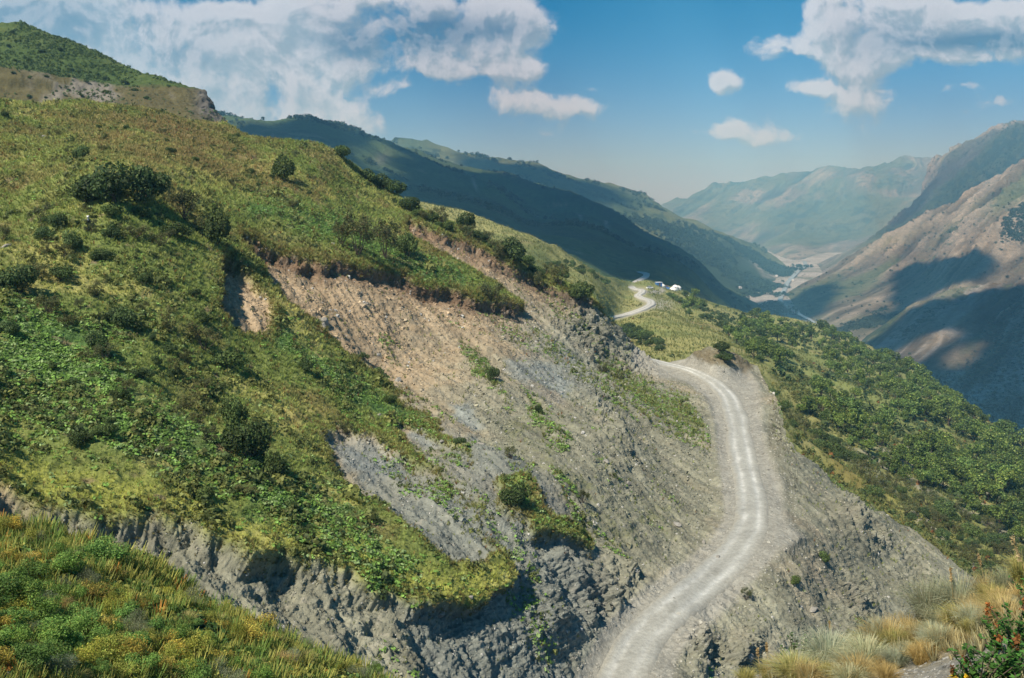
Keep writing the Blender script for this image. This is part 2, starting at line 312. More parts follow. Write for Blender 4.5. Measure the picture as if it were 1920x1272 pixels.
ROCKS = [(1590,975,55,2.2),(1640,1020,40,1.5),(1700,1050,45,1.6),(1740,1100,40,1.3),(1600,1130,55,1.8),(1690,1110,45,1.0),(1590,1190,40,1.6),(1120,1120,70,1.8),(1180,1080,50,1.2),(1030,1160,60,1.3),(1060,1060,50,1.3),(1120,640,60,2.0),(1170,680,50,1.3),(1080,590,55,1.6),(1310,1215,60,2.2),(1400,1230,60,2.2),(1140,770,60,.8),(1210,700,45,1.0),(1160,830,50,.9),(600,580,25,.7),(690,560,20,.6),(1100,730,40,1.0)]
def m1_masks(s):
    P = s.B; x, y = s.PX, s.PY
    wx = fbm(P, .35, 5, .65, 3.)*1.1; wy = fbm(P, .35, 5, .65, 40.)*1.1
    k = F/s.D
    X = x+wx*k; Y = y+wy*k
    s.X, s.Y = X, Y
    sdb = pdist(X, Y, BARE, True)
    for a in (FANA, Z1, STRIP): sdb = np.maximum(sdb, pdist(X, Y, a, True))
    sdv = pdist(X, Y, V3, True); sdb = np.where(sdv > -20, np.minimum(sdb, -sdv), sdb)
    s.sdb = sdb/k                                # metres inside the bare ground
    e = (fbm(P, .9, 3, .6, 9.))
    s.bare = ss(s.sdb, -.15, .25)
    rd = pdist(x, y, ROAD, False)
    s.road = meters(s, rd)
    # platform: metres inside the level terrace
    PLAT = [(1080,1290),(1130,1190),(1200,1130),(1290,1080),(1345,1020),(1362,960),(1350,880),(1340,800),(1320,745),(1290,715),(1240,700),(1232,682),(1270,676),(1330,690),(1395,690),(1425,720),(1430,790),(1440,850),(1465,910),(1475,970),(1505,1012),(1450,1050),(1400,1085),(1330,1130),(1280,1180),(1265,1220),(1262,1290),(1260,1420),(1060,1420)]
    s.plat = meters(s, pdist(x, y, PLAT, True))
def m1_disp(s, P):
    m1_masks(s)
    ub = aniso(P, (28, -36), 7.)
    rill = ridged(ub, .33, 4, .55); rill2 = ridged(ub, .9, 3, .6, 30.)
    big = fbm(P, .06, 4, .5, 5.); mid = fbm(P, .35, 4, .55, 15.); fine = fbm(P, 1.5, 4, .65, 25.)
    fine = fine*(1-.5*ss(s.X-s.Y*.3, 1100, 1200)*s.bare); big = big*1.0
    veg = big*1.6+mid*.45+fine*.22+ridged(aniso(P, (28, -36), .35), .5, 2)*.14
    bare = big*1.5+rill*.48+rill2*.20+mid*.22*(1+.6*ss(s.D,60,100))+fine*.26+fbm(P, 4.5, 3, .7, 95.)*.10+ridged(P, 1.9, 3, .65, 96.)*.12*ss(70-s.D, 0, 15)+(ridged(P*np.array([.35, .25, 2.2])+P[..., :1]*np.array([0, 0, .9]), .8, 3, .55, 97.)-.3)*(.16+.10*ss(75-s.D, 0, 15))
    rk = 0
    for (a, b, r, am) in ROCKS:
        w = np.exp(-((s.X-a)**2+(s.Y-b)**2)/(r*r)*2.0); rk = rk+w*am
    rk = rk*.78; rockn = ridged(P*np.array([1, 1, .6]), .45, 5, .66, 50.); rock = rk*(rockn*.75+np.maximum(rockn, 0)*.8-.1)
    s.rk = rk
    d = veg*(1-s.bare)+(bare+rock)*s.bare
    for (line, H, Ln, w) in ((SC_MAIN, 1.6, 6., .7), (SC_UP, 1.3, 6., .7), (SC_LOW, 1.1, 4., .5), (SC_V3, .8, 3., .5), ([(598,808),(640,798),(700,818),(760,856)], 0.8, 4., .5), ([(430,640),(412,565),(405,500)], 1.2, 4., .5)):
        dm = pdist(s.X, s.Y, line, False)*s.D/F
        ww = ss(dm*(1+.6*fbm(P, .5, 2, .5, 77.)), .0, w)*np.exp(-dm/Ln)
        d = d-H*ww*ss(s.sdb, -.1, .2)
    for (a, b, r, am) in ((215,985,26,1.8),(330,1000,20,1.0),(560,1085,26,1.2),(660,1120,22,1.0),(880,1160,34,1.6),(1000,1110,20,1.2),(1340,1235,34,2.6),(1410,1245,30,2.4),(1290,1230,18,1.5),(700,1180,30,1.0),(820,1220,34,1.3)):
        d = d-am*.28*np.exp(-(((s.X-a)/r)**2+((s.Y-b)/r/1.1)**2)**1.6)
    lev = ss(s.plat, -1.5, 1.0)
    d = d*(1-lev)+lev*(fine*.12+mid*.12)*ss(s.road, 1.5, 4.)
    berm = np.exp(-((s.plat-.2)/.6)**2)*(.28+.25*mid)
    d = d+berm*ss(s.road, 2.6, 3.6)
    d = np.where(s.road < 2.6, d-.06*ss(2.6-s.road, 0, .6), d)
    return d
def m1_color(s, P):
    big = fbm(P, .09, 3, .5, 60.); mid = fbm(P, .4, 4, .6, 61.); fi = fbm(P, 2.2, 3, .7, 62.)
    x, y = s.X, s.Y
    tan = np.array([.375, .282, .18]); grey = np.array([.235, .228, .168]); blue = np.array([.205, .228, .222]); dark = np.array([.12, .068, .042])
    g = ss((x-760)*.8+(y-640)*1.0+mid*140+big*160, -60, 330); g = np.maximum(g, ss(y, 900, 960)); g = np.maximum(g, ss(x+big*60, 1000, 1080))
    c = lerp(np.broadcast_to(tan, P.shape), grey, g)
    for b in BLUE:
        c = lerp(c, blue, ss(pdist(x, y, b, True)+mid*14, -6, 14)*.75)
    c = lerp(c, np.array([.29, .235, .165]), ss(big+mid*.5, .1, .6)*.55*g)
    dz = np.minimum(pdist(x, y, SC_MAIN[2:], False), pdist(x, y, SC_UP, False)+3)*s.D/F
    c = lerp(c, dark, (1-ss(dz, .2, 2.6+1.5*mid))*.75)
    c = lerp(c, np.array([.17, .165, .14]), np.clip(s.rk*.35, 0, .55)*ss(fi+mid, -.3, .4))
    c = c*(1+.30*fi+.22*mid)[..., None]
    sk_ = fbm(aniso(P, (28, -36), 9.), .55, 4, .6, 71.); c = c*(1+.42*sk_)[..., None]; c = lerp(c, blue*.95, ss(fbm(aniso(P, (28, -36), 5.), .07, 3, .55, 73.)+.25*ss(x, 500, 900), .22, .42)*.5*ss(y-.45*x, 100, 260)*ss(1200-x, 0, 150))
    # stony flecks
    st = ss(vn(P, 3.1, 8.), .55, .75); c = lerp(c, np.array([.42, .38, .31]), st*.35)
    # meadow
    olive = np.array([.15, .18, .05]); dry = np.array([.25, .235, .08]); grn = np.array([.07, .14, .04]); heath = np.array([.20, .155, .07]); dk = np.array([.08, .095, .034])
    v = lerp(np.broadcast_to(olive, P.shape), dry, ss(mid+big*.8, -.1, .7)*.55)
    v = lerp(v, heath, ss(mid*.8+big-.15+np.exp(-((x-330)/260)**2-((y-270)/60)**2)*.9+np.exp(-((x-620)/90)**2-((y-330)/50)**2)*.6, .1, .6)*.7)
    gz = np.exp(-((x-80)/170)**2-((y-680)/130)**2)*1.0+np.exp(-(pdist(x, y, [(60,640),(240,800),(420,880),(560,960),(640,1010)], False)/62)**2)*1.0+np.exp(-(pdist(x, y, [(480,400),(640,430),(760,480),(850,520)], False)/32)**2)*.9+np.exp(-(pdist(x, y, [(540,640),(660,730),(780,790)], False)/30)**2)*.9
    v = lerp(v, grn, ss(gz+mid*.7, .35, .9)*.85)
    v = lerp(v, np.array([.30, .30, .07]), np.exp(-(pdist(x, y, [(0,890),(250,930),(450,1000),(640,1045),(820,1110),(930,1085)], False)/34)**2)*.8)
    v = lerp(v, np.array([.24, .26, .08]), np.exp(-(pdist(x, y, [(0,290),(130,300),(300,340),(420,360)], False)/40)**2)*.6)
    v = lerp(v, dk, ss(fi, .1, .6)*.45)
    v = lerp(v, np.array([.19, .14, .09]), ss(vn(P, 1.1, 4.)+mid*.6, .62, .9)*.8)
    lt = fbm(P, .16, 4, .55, 66.); v = lerp(v, np.array([.34, .31, .11]), ss(lt+.5*fi, .05, .55)*.7); v = lerp(v, np.array([.19, .13, .06]), ss(.08+fbm(P, .13, 4, .6, 67.)+.5*(np.exp(-((x-350)/300)**2-((y-270)/70)**2))-.1, .12, .5)*.6)
    v = v*(1.12+.35*fi)[..., None]
    # sparse plants on the scree
    sp = np.zeros(x.shape)
    for b in V4: sp = np.maximum(sp, ss(pdist(x, y, b, True)+mid*10, -4, 8))
    sp = np.maximum(sp, .7*np.exp(-(pdist(x, y, [(990,800),(1090,900),(1160,1000),(1250,960)], False)/40)**2))
    c = lerp(c, np.array([.12, .13, .04]), sp*ss(mid+fi*.6, -.1, .5)*.85)
    out = lerp(v, c, s.bare)
    pc = lerp(np.broadcast_to(np.array([.26, .242, .20]), P.shape), np.array([.31, .295, .25]), ss(8-s.road+mid*5, 0, 6))*(1+.22*fi+.16*mid)[..., None]
    out = np.where((ss(s.plat, -.6, .8)+ss(3.2-s.road, 0, 1))[..., None] > .01, lerp(out, pc, np.clip(ss(s.plat, -.6, .8)+ss(3.2-s.road, 0, 1), 0, 1)), out)
    mound = ss(pdist(x, y, [(1285,668),(1330,648),(1380,660),(1430,690),(1395,700),(1340,684)], True), -2, 8)
    out = lerp(out, np.array([.17, .135, .08])*(1+.3*mid)[..., None], mound*.8)
    return out
QUICK = 1.0
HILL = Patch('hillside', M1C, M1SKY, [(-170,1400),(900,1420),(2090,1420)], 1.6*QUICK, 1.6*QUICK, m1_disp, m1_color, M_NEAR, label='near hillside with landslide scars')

# mid slope with the meadow, upper road and forest
GC = [(780,372,420),(900,415,400),(1060,475,420),(1160,528,500),(1215,530,560),(1240,538,600),(1290,548,640),(1400,590,620),(1480,602,640),(1540,615,640),(1600,640,620),(1700,690,520),(1800,755,440),(1920,840,350),(2070,950,290),
 (1145,598,350),(1200,585,385),(1240,572,430),(1180,555,470),(1190,535,540),(1050,520,330),(1100,560,300),(1000,470,345),(900,480,290),(800,480,260),(1250,640,300),(1350,620,380),(1300,680,250),(1400,660,330),(1450,720,250),(1500,700,340),(1600,740,330),(1700,800,290),(1800,900,240),(1900,1000,195),(1550,850,195),(1450,760,205),(1650,950,165),(1750,1050,142),(1850,1110,136),(1920,1150,140),(2070,1200,140),(1400,720,195),(1240,740,200),(1100,650,240)]
GSKY = [(760,364),(780,371),(860,394),(930,422),(1000,448),(1060,473),(1120,507),(1160,527),(1190,531),(1215,527),(1245,535),(1290,546),(1340,568),(1400,588),(1480,600),(1540,613),(1600,640),(1700,690),(1800,755),(1920,840),(2090,955)]
GBOT = [(760,470),(900,540),(1000,590),(1100,660),(1240,745),(1330,740),(1430,800),(1500,890),(1600,985),(1700,1060),(1800,1140),(1920,1210),(2090,1300)]
UROAD = [(1120,606),(1145,598),(1175,591),(1205,581),(1222,572),(1220,565),(1203,560),(1194,555),(1205,549),(1205,545),(1190,543),(1184,539)]
def g_disp(s, P):
    big = fbm(P, .02, 4, .5, 5.); mid = fbm(P, .12, 4, .55, 15.); gul = ridged(aniso(P, (28, -36), 6.), .035, 3)
    return (big*3.0+mid*.8+gul*2.0*ss(s.PX, 1300, 1500)+fbm(P, .9, 2)*.2)*(1-np.exp(-(pdist(s.PX, s.PY, UROAD, False)/16)**2))
def g_color(s, P):
    big = fbm(P, .015, 3, .5, 60.); mid = fbm(P, .09, 4, .6, 61.); fi = fbm(P, .6, 3, .7, 62.); x, y = s.PX+mid*8, s.PY+mid*6
    v = lerp(np.broadcast_to(np.array([.29, .275, .105]), P.shape), np.array([.17, .20, .065]), ss(mid+big, -.3, .5)*.8)
    v = lerp(v, np.array([.24, .18, .10]), ss(fbm(P, .05, 3, .6, 90.), .15, .5)*.5)
    v = lerp(v, np.array([.22, .25, .08]), ss(x, 1330, 1480)*ss(mid, -.5, .3)*.7)
    v = lerp(v, np.array([.27, .26, .08]), ss(x, 1480, 1560)*ss(y, 800, 870)*ss(fbm(aniso(P, (28, -36), 9.), .12, 3, .6, 33.), -.25, .25)*.8)
    v = lerp(v, np.array([.31, .28, .225]), ss(fbm(aniso(P, (28, -36), 12.), .07, 2, .6, 133.), .18, .3)*ss(x, 1480, 1560)*ss(y, 800, 870)*.75)
    g2 = np.exp(-(pdist(x, y, [(1570,850),(1650,900),(1740,1000),(1830,1090)], False)/9)**2); v = lerp(v, np.array([.33, .30, .25]), g2*.9)
    g3 = np.exp(-(pdist(x, y, [(1470,770),(1560,880),(1680,980),(1790,1070)], False)/13)**2); v = lerp(v, np.array([.2, .16, .05]), g3*.8)
    v = lerp(v, np.array([.05, .07, .025]), ss(fi+mid*.8, .25, .7)*.6)
    pl = np.exp(-(pdist(s.PX, s.PY, UROAD, False)/4.5)**2)+np.exp(-(((x-1232)/26)**2+((y-572)/10)**2))*.8+np.exp(-(pdist(x, y, [(1205,548),(1240,546)], False)/4)**2)
    v = lerp(v, np.array([.36, .335, .29]), np.clip(pl, 0, .9))
    return v*(1+.3*fi)[..., None]
SLOPE = Patch('grassy_slope', GC, GSKY, GBOT, 2.0*QUICK, 1.5*QUICK, g_disp, g_color, M_MID, x0=760, label='middle slope with meadow, gravel road and forest')

# hilltop behind, left
F1SKY = [(-170,45),(0,45),(40,41),(70,52),(100,66),(130,80),(200,113),(270,140),(330,158),(365,167),(385,180),(400,200),(425,232),(450,262),(480,290)]
def f1_disp(s, P):
    rk = np.exp(-((s.PX-390)/26)**2-((s.PY-195)/34)**2)
    return fbm(P, .035, 4)*3+fbm(P, .25, 4, .6)*1.0+fbm(P, 1.2, 2)*.3+rk*ridged(P, .16, 4, .6)*3.2-2.5*ss(s.PY-(fbm(P, .1, 3)*8+145+.08*s.PX), 0, 5)*np.exp(-np.abs(s.PY-150)/20)
def f1_color(s, P):
    mid = fbm(P, .12, 4, .6, 61.); fi = fbm(P, .8, 3, .7, 62.); x, y = s.PX+mid*22, s.PY+mid*12
    v = lerp(np.broadcast_to(np.array([.060, .092, .026]), P.shape), np.array([.10, .12, .035]), ss(mid+fi*.5, -.2, .6)*.7)  # dark green albedo stands in for cloud shade over the hilltop
    ln = np.interp(s.PX, [-170, 0, 120, 220, 300, 365], [118, 128, 140, 158, 160, 166])
    low = ss(y-ln, -2, 7); b = lerp(np.broadcast_to(np.array([.105, .09, .04]), P.shape), np.array([.22, .195, .165]), ss(fbm(aniso(P, (10, -20), 4.), .10, 3, .6, 12.)+.06, .0, .22)*.85)
    v = lerp(v, b, low); rk = np.exp(-((s.PX-390)/22)**2-((s.PY-195)/34)**2); v = lerp(v, np.array([.11, .10, .09]), np.clip(rk*1.4, 0, .95))
    v = lerp(v, np.array([.035, .05, .02]), ss(fi, .3, .7)*.6*(1-low*.5)); return v*(1+.3*fi)[..., None]
HILLTOP = Patch('hilltop', [(-170,45,330),(40,42,320),(200,113,310),(365,168,290),(425,232,270),(480,290,265),(-170,230,230),(100,230,235),(300,240,240),(430,270,240)], F1SKY, [(-170,230),(200,240),(425,262),(480,310)], 1.8*QUICK, 1.6*QUICK, f1_disp, f1_color, M_MID, x1=480, label='green hilltop above a scree band')

# dark slope under cloud shadow, left of the valley
EFSKY = [(380,225),(430,231),(500,237),(530,235),(585,231),(640,243),(700,266),(760,284),(850,312),(940,330),(1007,353),(1073,370),(1173,413),(1230,447),(1280,482),(1340,522),(1400,556),(1450,600)]
def ef_disp(s, P):
    k = ss(s.D, 600, 1500)
    u = aniso(P, (.5, -.86), 5.)
    return (fbm(P, .0022, 3)*30+(ridged(u, .004, 4, .5, 3.)-.4)*22)*k*tap(P)+(fbm(P, .02, 4, .55)*5+ridged(u, .02, 3)*3)*(1-np.exp(-(pdist(s.PX, s.PY, [(1187,534),(1206,522),(1212,517),(1200,511)], False)/12)**2))
def ef_color(s, P):
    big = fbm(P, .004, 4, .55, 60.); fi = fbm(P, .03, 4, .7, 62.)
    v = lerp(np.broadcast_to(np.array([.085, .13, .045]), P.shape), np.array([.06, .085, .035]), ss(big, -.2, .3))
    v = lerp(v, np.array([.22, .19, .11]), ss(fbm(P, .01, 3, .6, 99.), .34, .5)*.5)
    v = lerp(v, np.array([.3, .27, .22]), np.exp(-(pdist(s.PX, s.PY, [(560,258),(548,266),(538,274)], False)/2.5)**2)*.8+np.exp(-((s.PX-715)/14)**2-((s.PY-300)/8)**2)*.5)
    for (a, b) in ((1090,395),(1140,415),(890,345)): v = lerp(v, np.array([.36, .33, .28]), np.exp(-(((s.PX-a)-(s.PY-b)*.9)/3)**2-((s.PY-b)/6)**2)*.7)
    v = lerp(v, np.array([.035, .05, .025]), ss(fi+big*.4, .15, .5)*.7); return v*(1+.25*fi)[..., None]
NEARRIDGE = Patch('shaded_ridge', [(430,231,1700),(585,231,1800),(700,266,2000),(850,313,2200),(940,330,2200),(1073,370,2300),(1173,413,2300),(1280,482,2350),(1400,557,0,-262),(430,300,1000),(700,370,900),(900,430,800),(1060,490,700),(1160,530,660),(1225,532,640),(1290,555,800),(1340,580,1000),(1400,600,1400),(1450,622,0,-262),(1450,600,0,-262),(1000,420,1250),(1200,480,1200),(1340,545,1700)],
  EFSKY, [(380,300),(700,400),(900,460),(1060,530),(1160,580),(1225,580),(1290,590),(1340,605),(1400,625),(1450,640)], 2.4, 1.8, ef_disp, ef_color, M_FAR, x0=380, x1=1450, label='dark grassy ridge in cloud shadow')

EBSKY = [(600,262),(690,265),(740,258),(785,266),(800,264),(850,287),(940,302),(1007,320),(1067,337),(1157,350),(1207,370),(1240,393),(1280,413),(1370,445),(1420,460),(1455,482),(1482,505),(1492,520)]
def eb_disp(s, P):
    u = aniso(P, (.6, -.8), 4.)
    return (fbm(P, .0015, 3)*30+(ridged(u, .0026, 4, .5, 9.)-.4)*36+ridged(u, .011, 3, .5, 9.)*8)*tap(P)
def eb_color(s, P):
    big = fbm(P, .003, 4, .55, 160.); fi = fbm(P, .022, 4, .75, 162.)
    v = lerp(np.broadcast_to(np.array([.15, .17, .07]), P.shape), np.array([.08, .12, .05]), ss(big, -.3, .3))
    low = ss(s.PX, 1150, 1350)*ss(s.PY-np.interp(s.PX, [1150, 1400, 1490], [380, 475, 520]), -20, 25)
    v = lerp(v, np.array([.028, .048, .024]), ss(fi+big*.5+low*.55, .1, .35)*.85)
    v = lerp(v, np.array([.38, .35, .31]), np.exp(-(pdist(s.PX, s.PY, [(1408,488),(1420,500),(1432,516),(1455,520)], False)/4)**2)*.8*ss(fi, -.5, .1))
    return v*(1+.25*fi)[..., None]
FARRIDGE = Patch('green_ridge', [(600,262,3200),(690,265,3200),(785,266,3300),(940,302,3400),(1067,337,3500),(1207,370,3500),(1370,445,3300),(1482,507,0,-262),(1440,545,0,-262),(1400,560,0,-262),(1000,380,2550),(1200,450,2600),(1300,500,2600),(1460,523,0,-262),(1500,560,0,-275)],
  EBSKY, [(600,340),(1000,430),(1200,500),(1300,550),(1380,572),(1420,560),(1450,548),(1465,535),(1480,522),(1492,526)], 1.8, 1.4, eb_disp, eb_color, M_FAR, x0=600, x1=1492, label='green ridge above the left bank of the river')

# right side mountains
DV = (-.72, -.70)
def mk_disp(a1, f1, a2, f2, a3, f3, off, k=5., DV=DV):
    def f(s, P):
        w = P+np.stack([fbm(P, .0012, 2, .5, off+5), fbm(P, .0012, 2, .5, off+8), 0*P[..., 0]], -1)*120+np.stack([fbm(P, .008, 3, .5, off+5), fbm(P, .008, 3, .5, off+8), 0*P[..., 0]], -1)*14
        u = aniso(w, DV, k); s.g2 = ridged(u, f2, 3, .6, off+3); s.g3 = ridged(aniso(w, DV, k*1.3), f3, 3, .6, off+9)
        return ((ridged(u, f1, 4, .5, off)-.4)*a1+(s.g2-.4)*a2+(s.g3-.4)*a3+fbm(P, f3*1.5, 4, .65)*a3*.7)*tap(P)
    return f
def mk_color(base, base2, shrub, off, fs, sh=.0, rock=(.28, .26, .24), DV=DV):
    def f(s, P):
        u = aniso(P, DV, 4.); st = fbm(u, .012*fs, 4, .6, off); big = fbm(P, .0022, 4, .55, off+3); fi = fbm(P, .035*fs, 4, .75, off+5); st2 = fbm(u, .004*fs, 3, .6, off+31)
        v = lerp(np.broadcast_to(np.array(base), P.shape), np.array(base2), ss(big+st*.6, -.2, .3))
        v = lerp(v, np.array(rock), ss(st, .0, .3)*.75); v = v*(1-.3*ss(-st, .0, .4))[..., None]; v = lerp(v, np.array(rock)*1.12, ss(s.g3+.3*st, .25, .7)*.45); v = lerp(v, np.array([.10, .125, .055]), ss(-s.g2-.3*big+.4*fi, -.15, .4)*.8); v = v*(1-.55*ss(-s.g3+.25*fi, -.2, .3))[..., None]*(1+.55*ss(s.g2+.5*s.g3+.2*fi, .5, 1.1))[..., None]*(1-.35*ss(-s.g2, -.25, .3))[..., None]; v = lerp(v, np.array(shrub), ss(-s.g3*.7-s.g2*.5+fi*.8, .15, .45)*.7)  # scree and gully shrubs, plus painted relief shading: gullies darkened, crests lightened
        v = lerp(v, np.array([.11, .135, .055]), ss(st2+big*.4, .0, .22)*.75)
        v = lerp(v, np.array(shrub), ss(fi*.9+st*.5+st2*.6+sh, .2, .42)*.85)
        return v*(1+.3*fi)[..., None]
    return f
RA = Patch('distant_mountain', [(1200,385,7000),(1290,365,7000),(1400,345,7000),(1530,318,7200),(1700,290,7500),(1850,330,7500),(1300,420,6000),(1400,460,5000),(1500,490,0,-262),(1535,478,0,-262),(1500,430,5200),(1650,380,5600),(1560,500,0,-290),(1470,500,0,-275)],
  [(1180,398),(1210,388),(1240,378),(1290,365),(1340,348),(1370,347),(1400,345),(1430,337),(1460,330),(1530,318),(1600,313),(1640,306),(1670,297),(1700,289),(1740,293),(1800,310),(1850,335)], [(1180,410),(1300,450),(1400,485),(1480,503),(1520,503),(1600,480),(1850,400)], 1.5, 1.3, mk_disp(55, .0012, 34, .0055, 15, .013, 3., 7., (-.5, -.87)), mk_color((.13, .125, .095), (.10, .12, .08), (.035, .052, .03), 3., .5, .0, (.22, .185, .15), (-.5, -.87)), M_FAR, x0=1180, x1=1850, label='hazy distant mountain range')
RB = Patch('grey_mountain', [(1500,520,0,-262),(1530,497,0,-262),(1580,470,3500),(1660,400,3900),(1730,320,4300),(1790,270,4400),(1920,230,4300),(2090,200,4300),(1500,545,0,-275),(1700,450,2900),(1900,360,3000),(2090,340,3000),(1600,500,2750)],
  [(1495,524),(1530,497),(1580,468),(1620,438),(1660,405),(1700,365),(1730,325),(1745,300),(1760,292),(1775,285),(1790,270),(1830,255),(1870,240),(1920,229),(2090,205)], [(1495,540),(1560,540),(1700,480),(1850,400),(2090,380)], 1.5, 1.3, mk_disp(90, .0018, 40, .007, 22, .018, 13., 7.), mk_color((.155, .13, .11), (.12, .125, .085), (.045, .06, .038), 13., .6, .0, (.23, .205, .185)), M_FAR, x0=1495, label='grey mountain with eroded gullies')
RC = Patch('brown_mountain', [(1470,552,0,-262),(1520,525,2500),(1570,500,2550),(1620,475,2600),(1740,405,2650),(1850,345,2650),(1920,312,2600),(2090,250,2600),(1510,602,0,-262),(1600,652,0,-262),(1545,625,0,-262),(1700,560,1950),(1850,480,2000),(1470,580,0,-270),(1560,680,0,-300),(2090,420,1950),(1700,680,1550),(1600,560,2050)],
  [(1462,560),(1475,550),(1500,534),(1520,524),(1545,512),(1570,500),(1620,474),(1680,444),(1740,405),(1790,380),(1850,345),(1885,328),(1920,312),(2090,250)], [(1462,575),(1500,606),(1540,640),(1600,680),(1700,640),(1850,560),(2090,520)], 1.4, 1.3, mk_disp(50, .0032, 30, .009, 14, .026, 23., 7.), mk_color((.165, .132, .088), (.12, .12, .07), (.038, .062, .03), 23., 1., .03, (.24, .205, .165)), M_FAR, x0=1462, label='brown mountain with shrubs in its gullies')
RD = Patch('dark_mountain', [(1560,690,1500),(1600,655,1560),(1680,595,1600),(1800,540,1600),(1920,500,1550),(2090,450,1550),(1700,700,1250),(1800,750,1150),(1920,800,1050),(2090,800,1050),(1650,760,1000),(1920,900,880),(1750,620,1400),(1900,620,1330)],
  [(1555,700),(1600,654),(1625,630),(1680,594),(1720,574),(1750,562),(1800,540),(1850,522),(1920,500),(2090,450)], [(1555,720),(1650,760),(1800,850),(1920,920),(2090,1000)], 1.6, 1.4, mk_disp(36, .0045, 16, .014, 8, .04, 33., 7.), mk_color((.17, .13, .085), (.11, .12, .06), (.032, .055, .028), 33., 1.3, .0), M_FAR, x0=1555, label='near mountain flank largely in cloud shadow')

# valley floor, river
def floor():
    n = 700; m = 420; xs = np.linspace(-200, 4200, n); ys = np.linspace(1100, 9000, m); X, Y = np.meshgrid(xs, ys)
    P = np.stack([X, Y, np.full(X.shape, -260.)], -1); P[..., 2] += fbm(P, .02, 3)*1.2
    px, py = proj(P); fi = fbm(P, .03, 4, .6); mid = fbm(P, .008, 3, .6, 7.)
    v = lerp(np.broadcast_to(np.array([.42, .40, .36]), P.shape), np.array([.32, .30, .25]), ss(mid, -.2, .4))
    v = lerp(v, np.array([.12, .14, .08]), ss(fi+mid*.6, .3, .5)*.7)
    me = mesh_np('valley_floor', P.reshape(-1, 3), grid_faces(m, n), M_FAR, (v*(1+.2*fi)[..., None]).reshape(-1, 3)); obj('valley_floor', me, kind='structure', label='grey gravel valley floor')
floor()
def gp(px, py, z=-259.0): return ray(px, py)*zD(py, z)[:, None]
def strip(name, C, w, mat, colf, up=None, nl=9, label=None, kind='structure', zoff=0.0, surf=None):
    C = np.array(C); d = np.gradient(C, axis=0); d[:, 2] = 0; d /= np.linalg.norm(d, axis=1, keepdims=True); nrm = np.stack([-d[:, 1], d[:, 0], 0*d[:, 0]], -1)
    s_ = np.concatenate([[0], np.cumsum(np.linalg.norm(np.diff(C, axis=0), axis=1))]); t = np.linspace(-1, 1, nl)
    W = (w if np.ndim(w) else np.full(len(C), w))[:, None]*(1+.10*vn(np.stack([s_/7, 0*s_, 0*s_], -1)))[:, None]
    V = C[:, None, :]+nrm[:, None, :]*(t[None, :]*W)[..., None]
    if surf is not None:
        px, py = proj(V)
        for _ in range(2): V = ray(px, py)*surf(px, py)[..., None]
    V[..., 2] += zoff
    if up is not None: V[..., 2] += up(s_[:, None], t[None, :])
    cc = colf(V, s_[:, None]+0*t[None], t[None, :]+0*s_[:, None])
    me = mesh_np(name, V.reshape(-1, 3), grid_faces(len(C), nl), mat, cc.reshape(-1, 3)); return obj(name, me, kind=kind, label=label or name)
def dense(pts, n):
    pts = np.array(pts, float); d = np.concatenate([[0], np.cumsum(np.linalg.norm(np.diff(pts, axis=0), axis=1))]); t = np.linspace(0, d[-1], n)
    # catmull-like smoothing
    c = np.stack([np.interp(t, d, pts[:, k]) for k in range(pts.shape[1])], -1); k = max(3, n//len(pts)); ker = np.hanning(k+2)[1:-1]; ker /= ker.sum()
    p = np.pad(c, ((k, k), (0, 0)), mode='reflect', reflect_type='odd'); return np.stack([np.convolve(p[:, i], ker, 'same')[k:-k] for i in range(c.shape[1])], -1)
# main gravel road: laid on the level terrace
rc = dense(ROAD, 1100); rcw = ray(rc[:, 0], rc[:, 1])*HILL.tps(rc[:, 0], rc[:, 1])[:, None]; rcw[:, 2] = rcw[:, 2]
def road_col(V, s_, t):
    n1 = fbm(V, .5, 4, .6, 5.); n2 = fbm(V, .12, 3, .6, 9.); tt = t+.20*n2+.07*n1
    c = lerp(np.broadcast_to(np.array([.33, .325, .29]), V.shape), np.array([.47, .465, .43]), np.clip(np.exp(-((np.abs(tt)-.42)/(.17+.06*n2))**2)*(.75+.5*n2+.8*n1+.4*fbm(V, 1.7, 3, .6, 35.)), 0, 1))
    c = lerp(c, np.array([.31, .295, .25]), ss(np.abs(tt)+.25*n1, .62, .95))
    pud = ss(fbm(V*np.array([1, .5, 1]), .3, 4, .6, 77.), -.15, .1)*np.exp(-((tt+.02)/.22)**4)
    c = lerp(c, np.array([.23, .225, .195]), np.clip(pud*ss(80-V[..., 1], 0, 12), 0, .7)*ss(n1, -.4, .1))
    return c*(1+.18*n1+.12*fbm(V, 2.5, 3, .6, 31.))[..., None]
ROADOB = strip('road', rcw, 1.75, M_ROAD, road_col, lambda s_, t: -.05*np.exp(-((np.abs(t)-.42)/.14)**2)+.03-.16*np.abs(t)**8, 33, 'light grey gravel road with wheel tracks', zoff=0.03, surf=HILL.tps)
ur = dense(UROAD, 260); urw = ray(ur[:, 0], ur[:, 1])*SLOPE.tps(ur[:, 0], ur[:, 1])[:, None]
UPROAD = strip('road', urw, 2.3, M_ROAD, lambda V, s_, t: lerp(np.broadcast_to(np.array([.40, .385, .34]), V.shape), np.array([.50, .485, .45]), np.exp(-((np.abs(t)-.4)/.2)**2)), lambda s_, t: -1.0*np.abs(t)**10+0*s_, 17, 'pale gravel road winding over the meadow', zoff=0.5, surf=SLOPE.tps)
ur2 = dense([(1187,534),(1196,528),(1206,522),(1212,518),(1213,514),(1206,512),(1196,511)], 120); u2w = ray(ur2[:, 0], ur2[:, 1])*NEARRIDGE.tps(ur2[:, 0], ur2[:, 1])[:, None]
